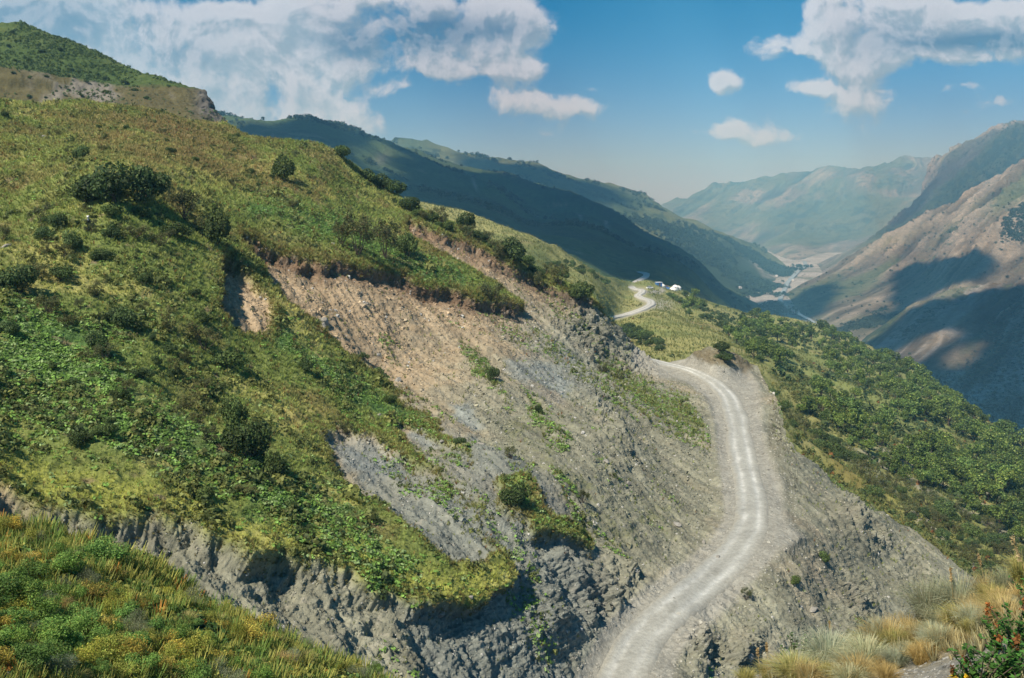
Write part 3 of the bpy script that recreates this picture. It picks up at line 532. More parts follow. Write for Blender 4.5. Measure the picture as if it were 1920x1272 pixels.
strip('road', u2w, 3.2, M_ROAD, lambda V, s_, t: np.broadcast_to(np.array([.46, .44, .40]), V.shape), lambda s_, t: -1.2*np.abs(t)**8+0*s_, 11, 'pale gravel road climbing into the shaded slope', zoff=.7, surf=NEARRIDGE.tps)
# river
M_WATER = mat_plain('river_water', (.30, .33, .33), .25, .05, .15)
rv = dense([(1640,680),(1600,662),(1575,640),(1548,617),(1526,603),(1500,590),(1480,578),(1463,568),(1462,560),(1470,545),(1476,530),(1490,515),(1500,505),(1512,498),(1508,490)], 260); rvw = gp(rv[:, 0], rv[:, 1], -257.)
wd = np.interp(rv[:, 1], [490, 560, 600, 680], [8, 6, 5, 5]).astype(float)
strip('river', rvw, wd, M_WATER, lambda V, s_, t: np.ones(V.shape)*.4, None, 5, 'pale river winding along the valley floor')

# ------------------------------------------------------------------ near banks
N1SKY = [(-170,985),(0,998),(60,1002),(130,1016),(190,1032),(215,1056),(280,1082),(330,1110),(400,1148),(470,1186),(520,1214),(600,1236),(680,1258),(730,1284),(800,1335),(850,1400)]
def n_disp(s, P): return fbm(P, .4, 4, .55)*.35+fbm(P, 2.5, 3, .6)*.08
def n1_color(s, P):
    mid = fbm(P, .6, 4, .6, 61.); fi = fbm(P, 5., 3, .7, 62.)
    v = lerp(np.broadcast_to(np.array([.13, .12, .04]), P.shape), np.array([.25, .19, .06]), ss(mid, -.2, .4)); v = lerp(v, np.array([.05, .075, .025]), ss(fi+mid*.4, .0, .5)*.7)
    gz = np.exp(-((s.PX-110)/130)**2-((s.PY-1235)/55)**2); v = lerp(v, np.array([.25, .235, .205]), np.clip(gz*1.2, 0, 1)*ss(mid, -.5, .1)); v = lerp(v, np.array([.2, .19, .165]), ss(s.PY-s_sky(s, 34), 0, 30)*ss(s.PX, 560, 640))
    return v*(1+.3*fi)[..., None]
def s_sky(s, o): return np.interp(s.PX, *zip(*N1SKY))+o
BANKL = Patch('grassy_spur', [(-170,950,19.5),(0,965,20),(200,1010,20.5),(400,1130,19.5),(600,1222,18.5),(730,1272,18),(850,1400,15),(0,1272,9.5),(300,1272,11.5),(500,1272,14),(-150,1400,7),(300,1400,9),(600,1400,12),(100,1120,14)], N1SKY, [(-170,1420),(850,1440)], 2.4, 2.4, n_disp, n1_color, M_FORE, x1=850, back=(.02, .06, .12, .2, .3), drop=1.0, label='near grassy spur in the foreground')
N2SKY = [(1180,1420),(1280,1330),(1340,1285),(1420,1262),(1500,1248),(1580,1225),(1650,1210),(1720,1192),(1790,1165),(1850,1130),(1920,1105),(2090,1030)]
def n2_color(s, P):
    mid = fbm(P, 1.2, 4, .6, 61.); fi = fbm(P, 14., 3, .7, 62.)
    v = lerp(np.broadcast_to(np.array([.25, .24, .21]), P.shape), np.array([.30, .25, .16]), ss(mid, -.1, .5)); v = lerp(v, np.array([.15, .13, .06]), ss(mid, .2, .6)*.6)
    return v*(1+.35*fi)[..., None]
BANKR = Patch('bank', [(1180,1420,6.5),(1340,1285,8.2),(1500,1248,8.4),(1650,1210,8.2),(1790,1165,7.8),(1920,1105,7.2),(2090,1030,6.4),(1500,1420,4.6),(1700,1300,5.6),(1920,1272,4.6),(2090,1300,4.),(1900,1420,3.4)], N2SKY, [(1180,1440),(2090,1440)], 3, 3, lambda s, P: fbm(P, 1.0, 4, .55)*.10+fbm(P, 7., 3, .6)*.03, n2_color, M_FORE, x0=1180, back=(.02, .06, .12, .2, .3), drop=1.1, label='foreground gravel bank with dry grass')

# ------------------------------------------------------------------ haze
def haze():
    V = np.array([(x, y, z) for z in (-330., 430.) for (x, y) in ((-4500, -600), (5200, -600), (5200, 11500), (-4500, 11500))], float)
    Fc = np.array([(3, 2, 1, 0), (4, 5, 6, 7), (0, 1, 5, 4), (1, 2, 6, 5), (2, 3, 7, 6), (3, 0, 4, 7)])
    m = bpy.data.materials.new('haze'); m.use_nodes = True; t = m.node_tree; t.nodes.clear()
    v = t.nodes.new('ShaderNodeVolumePrincipled'); v.inputs['Color'].default_value = (.28, .70, 1.0, 1); v.inputs['Absorption Color'].default_value = (.8, 1, 1, 1); v.inputs['Density'].default_value = HAZE_DENSITY; v.inputs['Anisotropy'].default_value = 0.0
    o = t.nodes.new('ShaderNodeOutputMaterial'); t.links.new(v.outputs[0], o.inputs['Volume'])
    me = mesh_np('haze', V, Fc, m, smooth=False); obj('haze', me, kind='stuff', label='thin blue haze filling the valley')
HAZE_DENSITY = 2.0e-4
haze()
# ---MORE---
# ------------------------------------------------------------------ out-of-view clouds, added and outlined to throw the cloud shadows
def mat_cloud():
    m = bpy.data.materials.new('cloud'); m.use_nodes = True; t = m.node_tree; t.nodes.clear(); N = NT(t)
    at = N.n('ShaderNodeAttribute', attribute_name='dens'); d = N.n('ShaderNodeBsdfDiffuse'); d.inputs[0].default_value = (.85, .87, .9, 1)
    tr = N.n('ShaderNodeBsdfTransparent'); mx = N.n('ShaderNodeMixShader'); t.links.new(at.outputs['Fac'], mx.inputs[0]); t.links.new(tr.outputs[0], mx.inputs[1]); t.links.new(d.outputs[0], mx.inputs[2])
    o = N.n('ShaderNodeOutputMaterial'); t.links.new(mx.outputs[0], o.inputs[0]); return m
M_CLOUD = mat_cloud()
def cloud(label, pts, holes=(), soft=60., alt=1900., rag=60., op=1.0):
    def up(q):
        out = []
        for (pa, x, y) in q:
            P = pa.at(x, y) if isinstance(pa, Patch) else gp(np.array([x]), np.array([y]), -259.)[0]
            out.append((P+L*((alt-P[2])/L[2]))[:2])
        return np.array(out)
    A = up(pts); H = [up(h) for h in holes]; lo = A.min(0)-2*soft; hi = A.max(0)+2*soft; st = max((hi-lo).max()/150, 8.)
    xs = np.arange(lo[0], hi[0], st); ys = np.arange(lo[1], hi[1], st); X, Y = np.meshgrid(xs, ys); P = np.stack([X, Y, 0*X+alt], -1)
    d = pdist(X, Y, A, True)
    for h in H: d = np.minimum(d, -pdist(X, Y, h, True)+soft*.2)
    d = d+fbm(P, 1/(rag*5), 5, .6, 3.)*rag*1.5
    den = ss(d, -soft*.6, soft*.6); th = np.clip(d, 0, 300)
    T = P.copy(); T[..., 2] += 4+th*.9+ss(d, 0, 40)*fbm(P, .01, 4)*30; Bt = P.copy(); Bt[..., 2] -= th*.12
    nr, nc = X.shape; f = grid_faces(nr, nc); keep = den.ravel()[f].max(1) > .01; f = f[keep]
    V = np.concatenate([T.reshape(-1, 3), Bt.reshape(-1, 3)]); Fc = np.concatenate([f, f[:, ::-1]+nr*nc])
    me = mesh_np('cloud', V, Fc, M_CLOUD, extra={'dens': np.tile((1-np.sqrt(1-den*op)).ravel() if op >= 1 else den.ravel()*op*.6, 2)})
    obj('cloud', me, kind='stuff', label=label)
NR, FR = NEARRIDGE, FARRIDGE
cloud('broad cumulus cloud out of view, shaped to shade the left ridges', [(NR,395,240),(NR,500,240),(NR,640,250),(NR,700,270),(NR,850,318),(NR,1000,356),(NR,1173,418),(NR,1290,492),(NR,1398,560),(None,1425,561),(None,1475,561),(RC,1505,545),(RC,1560,530),(RC,1575,548),(RC,1540,580),(RC,1520,604),(None,1478,603),(NR,1400,600),(NR,1300,556),(NR,1225,532),(NR,1160,526),(NR,1060,480),(NR,900,425),(NR,700,360),(NR,450,290)],
  holes=[[(NR,655,285),(NR,700,270),(NR,750,300),(NR,700,325)]], soft=34, rag=30)
cloud('cumulus cloud out of view, shaped to shade the far left ridge', [(FR,850,292),(FR,1000,322),(FR,1110,352),(FR,1190,372),(FR,1150,385),(FR,1060,375),(FR,940,340),(FR,880,315)], soft=90, rag=60)
cloud('cumulus cloud out of view, shaped to shade the grey mountain', [(RB,1700,380),(RB,1790,280),(RB,1920,240),(RB,2080,220),(RB,2060,330),(RB,1900,350),(RB,1800,390),(RB,1720,425),(RB,1650,440)], soft=120, rag=80, op=.55)
cloud('small ragged cloud out of view, shaped to shade the brown mountain', [(RC,1682,505),(RC,1712,490),(RC,1790,498),(RC,1850,488),(RC,1872,505),(RC,1850,530),(RC,1800,545),(RC,1740,570),(RC,1690,610),(RC,1655,600),(RC,1672,550)], soft=26, rag=40)
cloud('large cumulus cloud out of view, shaped to shade the near mountain flank', [(RD,1560,700),(RD,1600,660),(RD,1700,590),(RD,1800,548),(RD,1920,510),(RD,2080,460),(RD,2080,800),(RD,1920,880),(RD,1800,830),(RD,1700,770)],
  holes=[[(RD,1645,690),(RD,1690,655),(RD,1740,625),(RD,1800,605),(RD,1810,622),(RD,1750,650),(RD,1710,680),(RD,1680,700)],[(RD,1762,692),(RD,1780,660),(RD,1830,632),(RD,1850,640),(RD,1825,672),(RD,1800,695)]], soft=20, rag=22)

# ------------------------------------------------------------------ plant building blocks
def nrm(v): return v/(np.linalg.norm(v, axis=-1, keepdims=True)+1e-9)
def leaf_quads(C, nor, size, asp=.6, rg=RNG):
    n = len(C); t = nrm(np.cross(nor, rg.normal(size=(n, 3)))); b = np.cross(nor, t); sz = (np.asarray(size)*rg.uniform(.6, 1.3, n))[:, None]
    V = np.stack([C-t*sz, C+b*sz*asp, C+t*sz, C-b*sz*asp], 1).reshape(-1, 3); return V, np.arange(4*n).reshape(n, 4)
def crown(n, lobes, ls, col, cv=.28, col2=None, inner=.35, rg=None, asp=.65):
    rg = rg or RNG; lobes = np.array(lobes, float); w = lobes[:, 3]**2; k = rg.choice(len(lobes), n, p=w/w.sum()); d = nrm(rg.normal(size=(n, 3)))
    r = 1-inner*rg.random(n)**1.5; C = lobes[k, :3]+d*(lobes[k, 3]*r)[:, None]*np.array([1, 1, .85])
    keep = np.ones(n, bool)
    gapn = vn(C, 2.2/lobes[:, 3].max(), rg.uniform(0, 50)); keep &= gapn > -.5
    C = C[keep]; d = d[keep]; k = k[keep]; n = len(C)
    nor = nrm(d*.7+rg.normal(size=(n, 3))*.6+np.array([0, 0, .35])); V, Fc = leaf_quads(C, nor, ls, asp, rg)
    c = np.array(col)[None]*(1+rg.normal(0, cv, n))[:, None]*(1+.6*(rg.random(len(lobes))-.5)[k])[:, None]
    if col2 is not None: m = (rg.random(n) < .25)[:, None]; c = np.where(m, np.array(col2)[None]*(1+rg.normal(0, cv, n))[:, None], c)
    return V, Fc, np.repeat(np.clip(c, .005, 1), 4, 0)
def tube(pts, rad, k=6):
    pts = np.array(pts, float); n = len(pts); d = nrm(np.gradient(pts, axis=0)); a = nrm(np.cross(d, np.array([.3, .9, .1]))); b = np.cross(d, a); th = np.linspace(0, 2*math.pi, k, endpoint=False)
    V = pts[:, None]+(a[:, None]*np.cos(th)[None, :, None]+b[:, None]*np.sin(th)[None, :, None])*np.array(rad)[:, None, None]
    i = np.arange(n*k).reshape(n, k); j = np.roll(i, -1, 1); return V.reshape(-1, 3), np.stack([i[:-1], j[:-1], j[1:], i[1:]], -1).reshape(-1, 4)
def cat(parts):
    V = []; Fc = []; C = []; o = 0
    for p in parts:
        V.append(p[0]); Fc.append(p[1]+o); o += len(p[0]); C.append(p[2] if len(p) > 2 else np.tile([[.1, .075, .05]], (len(p[0]), 1)))
    return np.concatenate(V), np.concatenate(Fc), np.concatenate(C)
def stems(lobes, h0, r, rg):
    ps = []
    for l in lobes:
        e = np.array(l[:3]); s0 = np.array([0, 0, 0])+rg.normal(0, .04*h0, 3)*[1, 1, 0]; m = s0*.5+e*.5+rg.normal(0, .05*h0, 3); m[2] = e[2]*.45
        ps.append(tube([s0-[0, 0, .2*h0], s0, m, e], [r*1.2, r, r*.7, r*.25], 5))
    return cat(ps)
def tree_meshes(kind, seed):
    rg = np.random.default_rng(seed)
    if kind == 'tree':      # unit height 1
        n = rg.integers(6, 9); lobes = [(0, 0, .68, .24)]+[(math.cos(a)*rg.uniform(.18, .34), math.sin(a)*rg.uniform(.18, .34), rg.uniform(.42, .82), rg.uniform(.14, .22)) for a in rg.uniform(0, 6.28, n)]
        V, Fc, C = crown(1700, lobes, .036, (.095, .155, .04), .45, (.20, .26, .075), rg=rg)
        tv = cat([tube([(0, 0, -.15), (0, 0, 0), (.01, .01, .25), (0, .02, .6)], [.035, .028, .02, .01], 6)]+[tube([(0, 0, .15+.03*i), (l[0]*.5, l[1]*.5, .3+.03*i), (l[0], l[1], l[2])], [.014, .01, .004], 5) for i, l in enumerate(lobes[1:6])])
    elif kind == 'shrub':
        n = rg.integers(5, 8); lobes = [(0, 0, .55, .36)]+[(math.cos(a)*rg.uniform(.25, .5), math.sin(a)*rg.uniform(.25, .5), rg.uniform(.28, .62), rg.uniform(.2, .32)) for a in rg.uniform(0, 6.28, n)]
        V, Fc, C = crown(2600, lobes, .043, (.078, .125, .042), .32, (.10, .14, .05), rg=rg); tv = stems(lobes[1:], .8, .018, rg)
    elif kind == 'open':    # loose, twiggy
        n = 11; lobes = [(math.cos(a)*rg.uniform(.15, .6), math.sin(a)*rg.uniform(.15, .6), rg.uniform(.3, .9), rg.uniform(.12, .24)) for a in rg.uniform(0, 6.28, n)]
        V, Fc, C = crown(2300, lobes, .026, (.10, .125, .05), .34, (.16, .14, .07), inner=.7, rg=rg); tv = stems(lobes, .8, .014, rg)
    return mesh_np('crown', V, Fc, M_LEAF, C, smooth=False), mesh_np('trunk', tv[0], tv[1], M_BARK, tv[2])
LIB = {k: [tree_meshes(k, 100*i+hash_) for i in range(n)] for k, n, hash_ in (('tree', 6, 1), ('shrub', 5, 2), ('open', 4, 3))}
ITEMS = []
def plant(kind, name, px, py, hpx, patch, wide=1.0, sink=.04, var=None, tint=None, **kw):
    P = patch.at(px, py); D = P[1]*CP-P[2]*SP; h = hpx*D/F; v = var if var is not None else random.randrange(len(LIB[kind]))
    cr, tr = LIB[kind][v]; e = bpy.data.objects.new(name, None); e.empty_display_size = .1; link(e)
    e.location = (P-[0, 0, sink*h]).tolist(); e.rotation_euler = (random.uniform(-.06, .06), random.uniform(-.06, .06), random.uniform(0, 6.28)); e.scale = (h*wide, h*wide, h)
    obj('trunk' if kind == 'tree' else 'stems', tr, e); obj('crown' if kind == 'tree' else 'foliage', cr, e)
    ITEMS.append((e, px, py, hpx, kw)); return e
def finish(e, label, cat_, group=None):
    e['label'] = label; e['category'] = cat_
    if group: e['group'] = group
ORD = lambda n: '%d%s' % (n, 'th' if 10 <= n % 100 <= 20 else {1: 'st', 2: 'nd', 3: 'rd'}.get(n % 10, 'th'))
# big named bushes on the near hillside: px, py of the foot, height px, kind, width/height, label
BUSH = [(215,392,92,'shrub',1.0,'broad dark green bush, largest on the upper left slope'),(262,388,84,'shrub',.8,'dark bush grown into the right of the largest bush'),(168,385,62,'shrub',.9,'rounded bush at the left side of the largest bush'),
 (340,420,62,'open',.8,'loose grey green bush right of the largest bush'),(398,478,86,'shrub',.55,'tall dark bush at the left end of the landslide rim'),(372,450,52,'open',.7,'twiggy grey bush beside the tall bush at the rim'),
 (533,342,60,'shrub',.62,'upright dark bush alone high on the open slope'),(158,308,34,'shrub',.8,'small dark bush alone in the pale upper meadow'),(642,302,34,'shrub',.95,'round dark bush on the skyline of the slope'),
 (36,540,66,'shrub',.9,'dark bush by the left edge of the photo'),(240,605,52,'shrub',.9,'dark bush in the middle of the left meadow'),(186,655,56,'shrub',.75,'bluish dark bush below left of the meadow bush'),(318,618,48,'open',.7,'pale loose bush right of the meadow bush'),
 (384,655,62,'open',.9,'silvery bush left of the small bare fan'),(425,690,44,'shrub',1.3,'low dark bush just below the small bare fan'),(434,812,72,'shrub',.68,'blue green bush above a darker clump'),(460,880,92,'shrub',.75,'dark green clump below the blue green bush'),(505,905,60,'shrub',.7,'dark low bush right of the dark clump'),
 (672,478,84,'open',.75,'brownish twiggy bush on the green shelf'),(725,482,78,'open',.65,'green twiggy bush beside the brownish one on shelf'),(765,478,56,'shrub',.7,'dark bush at the right end of the shelf thicket'),(640,462,50,'open',.7,'small twiggy bush at the left end of the shelf thicket'),
 (930,572,60,'open',.72,'spreading bush at the tip of the turf tongue'),(960,492,58,'shrub',.85,'round dark tree like bush above the upper scarp'),(935,482,38,'open',.8,'pale bush left of the round dark one above upper scarp'),(872,430,40,'shrub',.75,'compact dark bush on the skyline above the scarp'),(1088,562,42,'shrub',.9,'dark bush on the lip of the right cliff'),(1050,536,44,'open',.8,'loose bush just left of the cliff lip'),(1018,528,46,'open',.6,'upright bush between the round bush and the cliff lip'),
 (690,340,30,'shrub',1.,'dark bush on the ridge right of the skyline bush'),(716,352,36,'shrub',.9,'dark bush third along the ridge line'),(742,362,34,'shrub',.9,'dense bush in the middle of the ridge line row'),(768,392,34,'shrub',1.,'dark bush below the ridge line row'),(806,412,30,'open',1.,'pale green bush beneath the ridge line row'),(832,418,34,'open',.9,'olive bush left of the compact skyline bush'),
 (968,958,56,'shrub',.85,'bright green bush on the grassy lip amid scree'),(436,360,20,'open',.9,'little bush with long shadow on the open slope'),(75,415,40,'open',.9,'dark green bush at far left below the upper slope'),(110,425,32,'shrub',.8,'small bush beside the goat'),(85,452,34,'shrub',.9,'dark bush under the far left bush'),(132,470,46,'shrub',.8,'bush with pale dead branches'),
 (570,700,30,'shrub',.8,'small green bush on the green band below the fan'),(735,752,22,'shrub',.9,'tiny green bush on the upper scree'),(860,842,20,'shrub',1.,'small bush at the lower tip of the green band'),(1012,772,22,'shrub',.7,'small green bush below the bluish scree patch'),(922,718,34,'shrub',.6,'narrow bush amid the scree greens'),(690,665,18,'shrub',1.,'tiny dark bush on brown scree'),
 (1130,698,24,'open',1.2,'rusty yellow bush on the shaded scree'),(955,868,26,'open',.9,'olive bush above the bright green bush'),(1100,935,30,'open',.7,'pale feathery bush on the lower scree'),(1540,1052,24,'shrub',.8,'small green bush on the shale below the road bend'),(1488,1098,22,'shrub',1.,'round bush on shale right of the lower road'),(1400,1122,26,'open',.8,'thin bush just under the road edge'),(655,805,26,'open',1.,'olive bush above the upper bluish hollow'),(330,700,34,'open',.8,'pale bush in the herb covered slope'),(225,755,36,'shrub',.8,'dark bush above the lower herb patch'),(720,690,18,'shrub',.9,'tiny bush on left of the brown scree'),(1160,715,22,'open',1.1,'rusty bush on the scree above the road'),(545,395,22,'open',.9,'faint bush in the middle of the upper slope')]
for (a, b, h, k, w, lab) in BUSH:
    e = plant(k, 'bush', a, b, h, HILL, w); finish(e, lab, 'bush')
# seeded ridge and slope shrubs
def pick(poly, n, mind, rg, wf=None, tries=40000):
    poly = np.array(poly, float); lo = poly.min(0); hi = poly.max(0); out = []
    c = rg.uniform(lo, hi, (tries, 2)); ins = pdist(c[:, 0], c[:, 1], poly, True) > 0
    for q in c[ins]:
        md = mind(q) if callable(mind) else mind
        if wf is not None and rg.random() > wf(q): continue
        if all((q[0]-o[0])**2+(q[1]-o[1])**2*1.6 > md*md for o in out[-400:]): out.append(q)
        if len(out) >= n: break
    return out
rg = np.random.default_rng(5)
FOREST = [(1255,552),(1300,556),(1340,575),(1400,592),(1440,604),(1480,606),(1540,620),(1600,648),(1700,698),(1800,762),(1920,850),(1990,900),(1960,1040),(1880,1000),(1800,950),(1720,905),(1650,890),(1570,820),(1520,785),(1470,745),(1420,690),(1370,640),(1310,600),(1270,575)]
CLEAR = [([(1440,640),(1480,650),(1520,672),(1560,705),(1530,700),(1470,668)]), ([(1440,718),(1500,735),(1540,765),(1500,760),(1450,740)]), ([(1560,715),(1600,735),(1590,770),(1560,745)]), ([(1755,815),(1800,825),(1850,850),(1820,858),(1770,840)]), ([(1620,745),(1690,790),(1660,790),(1625,765)])]
def fw(q):
    for c in CLEAR:
        if pdist(np.array([q[0]]), np.array([q[1]]), c, True)[0] > -3: return 0.
    return 1.
def fw2(q):
    p = np.array([[q[0]/90, q[1]/55, 3.]]); return fw(q)*(1. if q[0] > 1780 or q[1] < 610+(q[0]-1480)*.6 else float(ss(vn(p)[0]+.25*vn(p*2.3)[0], -.25, .1)))
tp = pick(FOREST, 285, lambda q: 12+5*max(0, min(1, (q[1]-560)/350)), rg, fw2)
tp.sort(key=lambda q: q[1])
ZN = [(lambda q: q[0] < 1400, 'beside the yurts'), (lambda q: q[0]-1400 < (q[1]-600)*.35+60 and q[0] < 1520, 'near the upper meadow edge'), (lambda q: q[1] < 640+(q[0]-1600)*.62+28 and q[0] >= 1480, 'on the forest skyline above the valley'), (lambda q: q[0] > 1760, 'in the dense wood at the right edge'), (lambda q: q[1] > 780+(q[0]-1500)*.35, 'at the lower edge of the forest'), (lambda q: True, 'in the middle of the forest')]
zone = {}
for q in tp:
    big = rg.uniform(.62, 1.5); h = (21+15*max(0, min(1, (q[1]-560)/330)))*big
    if q[0] < 1400: h *= .85
    e = plant('tree', 'tree', q[0], q[1]+6, h, SLOPE, rg.uniform(.8, 1.12)); z = [t for f, t in ZN if f(q)][0]; zone.setdefault(z, []).append((q, e, big))
for z, lst in zone.items():
    lst.sort(key=lambda a: a[0][0])
    for i, (q, e, big) in enumerate(lst): finish(e, '%s green broadleaf tree, %s from the left %s' % ('tall' if big > 1.12 else 'small' if big < .88 else 'medium', ORD(i+1), z), 'tree', 'trees on the forested slope')
# shrubs on the lower green slope, ridge, behind the cliff
def shrubs(poly, n, md, hr, patch, z, kinds=('shrub', 'open'), seed=3, wide=(.8, 1.3)):
    r2 = np.random.default_rng(seed); lst = pick(poly, n, md, r2); lst.sort(key=lambda q: q[0])
    for i, q in enumerate(lst):
        h = r2.uniform(*hr); e = plant(kinds[r2.integers(len(kinds))], 'shrub', q[0], q[1], h, patch, r2.uniform(*wide)); finish(e, '%s shrub, %s from the left %s' % ('large' if h > (hr[0]+hr[1])/2 else 'small', ORD(i+1), z), 'shrub', 'shrubs '+z)
shrubs([(1440,735),(1500,790),(1570,830),(1650,895),(1720,915),(1800,960),(1900,1010),(1960,1060),(1900,1090),(1820,1080),(1740,1020),(1660,960),(1580,890),(1500,830)], 95, 17, (14, 30), SLOPE, 'on the green slope below the forest', seed=3)
shrubs([(1170,622),(1200,630),(1235,655),(1240,668),(1210,664),(1180,645),(1160,628)], 14, 9, (12, 22), SLOPE, 'in the thicket behind the right cliff', ('shrub',), 4)
shrubs([(1020,492),(1070,497),(1120,520),(1150,535),(1130,535),(1080,520),(1030,512)], 14, 10, (8, 16), SLOPE, 'along the crest of the middle slope', ('shrub',), 6)
shrubs([(1250,553),(1290,560),(1330,590),(1380,630),(1420,670),(1400,665),(1340,615),(1290,585)], 16, 10, (9, 17), SLOPE, 'along the meadow edge below the yurts', ('shrub',), 7)
shrubs([(780,398),(860,430),(930,452),(1000,495),(1060,528),(1040,528),(980,500),(900,462),(820,425),(770,400)], 22, 13, (12, 28), HILL, 'on the crest above the upper scarp', ('shrub', 'open'), 8)
shrubs([(0,330),(120,380),(330,440),(400,520),(400,700),(560,900),(640,1000),(420,960),(200,860),(0,800)], 60, 34, (16, 36), HILL, 'scattered over the left meadow', ('shrub', 'open'), 9)
shrubs([(0,215),(200,230),(420,250),(600,300),(700,345),(640,380),(400,350),(100,300),(0,290)], 26, 26, (7, 15), HILL, 'scattered over the upper heath', ('shrub', 'open'), 10)
shrubs([(5,60),(60,60),(150,105),(260,150),(350,172),(300,200),(150,190),(10,165)], 30, 15, (5, 10), HILLTOP, 'dotted over the far left hilltop', ('shrub',), 11)
shrubs([(1345,655),(1375,662),(1385,678),(1350,678)], 2, 12, (14, 22), HILL, 'on the mound above the road bend', ('shrub',), 12)

# ------------------------------------------------------------------ ground cover (nobody could count it)
def template(kind, rg):
    if kind == 'herb':
        n = 9; a = rg.uniform(0, 6.28, n); rr = rg.uniform(.15, .55, n); C = np.stack([np.cos(a)*rr, np.sin(a)*rr, rg.uniform(.15, .5, n)], -1); nor = nrm(np.stack([np.cos(a)*.6, np.sin(a)*.6, np.ones(n)], -1)+rg.normal(0, .25, (n, 3)))
        V, Fc = leaf_quads(C, nor, .24, .7, rg); c = 1+rg.normal(0, .25, n)
    elif kind == 'tuft':
        n = 18; a = rg.uniform(0, 6.28, n); l = rg.uniform(.5, 1., n); o = np.stack([np.cos(a), np.sin(a), 0*a], -1); s_ = np.stack([-np.sin(a), np.cos(a), 0*a], -1)*.036
        base = o*.08; tip = o*(l*.5)[:, None]+np.array([0, 0, 1])*l[:, None]; mid = (base+tip)*.5+np.array([0, 0, .12])
        V = np.stack([base-s_, base+s_, tip+s_*.25, tip-s_*.25], 1).reshape(-1, 3); Fc = np.arange(4*n).reshape(n, 4); c = 1+rg.normal(0, .2, n)
    elif kind == 'clump':
        n = 34; d = nrm(rg.normal(size=(n, 3))); d[:, 2] = np.abs(d[:, 2]); C = d*rg.uniform(.55, 1., n)[:, None]*[.55, .55, .7]+[0, 0, .1]; V, Fc = leaf_quads(C, nrm(d+rg.normal(0, .4, (n, 3))), .17, .7, rg); c = 1+rg.normal(0, .3, n)
    elif kind == 'stone':
        th = np.linspace(0, 6.28, 6)[:-1]; V = np.concatenate([np.stack([np.cos(th), np.sin(th), -.4+0*th], -1), np.stack([np.cos(th+.3)*.75, np.sin(th+.3)*.75, .45+0*th], -1)]); V = V*rg.uniform(.7, 1.15, (10, 1))*[.5, .42, .5]
        i = np.arange(5); j = (i+1) % 5; Fc = np.concatenate([np.stack([i, j, j+5, i+5], -1), [[5, 6, 7, 8], [5, 8, 9, 9]]])[:-1]; Fc = np.concatenate([Fc, [[5, 8, 9, 5]]])[:6]; Fc = np.concatenate([np.stack([i, j, j+5, i+5], -1), [[5, 6, 8, 9]]]); c = 1+0*np.arange(len(Fc)); return V, Fc, np.ones(len(V))
    return V, Fc, np.repeat(c, 4)
def scatter(name, label, P, Nn, size, cols, kind, mat, rg, lean=.35, nt=6, flat=1.0):
    tm = [template(kind, rg) for _ in range(nt)]; Vs = []; Fs = []; Cs = []; o = 0; which = rg.integers(0, nt, len(P))
    for k in range(nt):
        m = which == k; n = m.sum()
        if not n: continue
        V, Fc, c = tm[k]; a = rg.uniform(0, 6.28, n); ca, sa = np.cos(a), np.sin(a)
        up = nrm(Nn[m]*lean+np.array([0, 0, 1])*(1-lean)); x = nrm(np.stack([ca, sa, 0*ca], -1)-up*(ca*up[:, 0]+sa*up[:, 1])[:, None]); y = np.cross(up, x); sz = size[m][:, None, None]
        W = P[m][:, None]+sz*(V[None, :, 0:1]*x[:, None]+V[None, :, 1:2]*y[:, None]+V[None, :, 2:3]*flat*up[:, None])
        Vs.append(W.reshape(-1, 3)); Fs.append((Fc[None]+(np.arange(n)*len(V))[:, None, None]+o).reshape(-1, 4)); o += n*len(V); Cs.append((cols[m][:, None]*c[None, :, None]).reshape(-1, 3))
    me = mesh_np(name, np.concatenate(Vs), np.concatenate(Fs), mat, np.concatenate(Cs), smooth=False); return obj(name, me, kind='stuff', label=label)
def sample(patch, n, w, rg):
    p = patch.P; a = np.linalg.norm(np.cross(p[1:, :-1]-p[:-1, :-1], p[:-1, 1:]-p[:-1, :-1]), axis=-1); D = patch.D[:-1, :-1]
    q = (a/D**.8*w[:-1, :-1]).ravel(); q = np.clip(q, 0, None); cdf = np.cumsum(q); i = np.searchsorted(cdf, rg.random(n)*cdf[-1]); i = np.clip(i, 0, len(q)-1); nr, nc = a.shape; r, c = i//nc, i % nc
    u = rg.random((n, 1)); v = rg.random((n, 1)); P = p[r, c]*(1-u)*(1-v)+p[r+1, c]*u*(1-v)+p[r, c+1]*(1-u)*v+p[r+1, c+1]*u*v; return P, patch.N2[r, c], patch.D[r, c], r, c
rg = np.random.default_rng(11)
H = HILL; Hm = fbm(H.P, .3, 3, .6, 141.); veg = 1-H.bare
gz = np.exp(-((H.X-80)/190)**2-((H.Y-690)/150)**2)+np.exp(-(pdist(H.X, H.Y, [(60,640),(240,800),(420,880),(560,960),(660,1020),(740,1080)], False)/60)**2)+np.exp(-(pdist(H.X, H.Y, [(480,400),(640,430),(760,480),(850,520)], False)/34)**2)+np.exp(-(pdist(H.X, H.Y, [(540,640),(660,730),(780,790),(850,835)], False)/26)**2)
gz = gz*veg
sp = np.zeros(H.X.shape)
for b in V4: sp = np.maximum(sp, ss(pdist(H.X, H.Y, b, True)+Hm*14, -8, 4))
sp = np.maximum(sp, .45*ss(fbm(aniso(H.P, (28, -36), 3.), .11, 3, .6, 207.), .12, .3)*H.bare*(H.plat < -2)*ss(H.X+H.Y, 1350, 1700)); sp = np.maximum(sp, ss(H.X, 1460, 1500)*ss(H.Y-.75*H.X, -340, -380)*H.bare*(H.plat < -2)*ss(Hm, -.3, .3))
v3 = ss(pdist(H.X, H.Y, V3, True), -2, 6)
offroad = (H.plat < -1.0)*(H.road > 3.2)
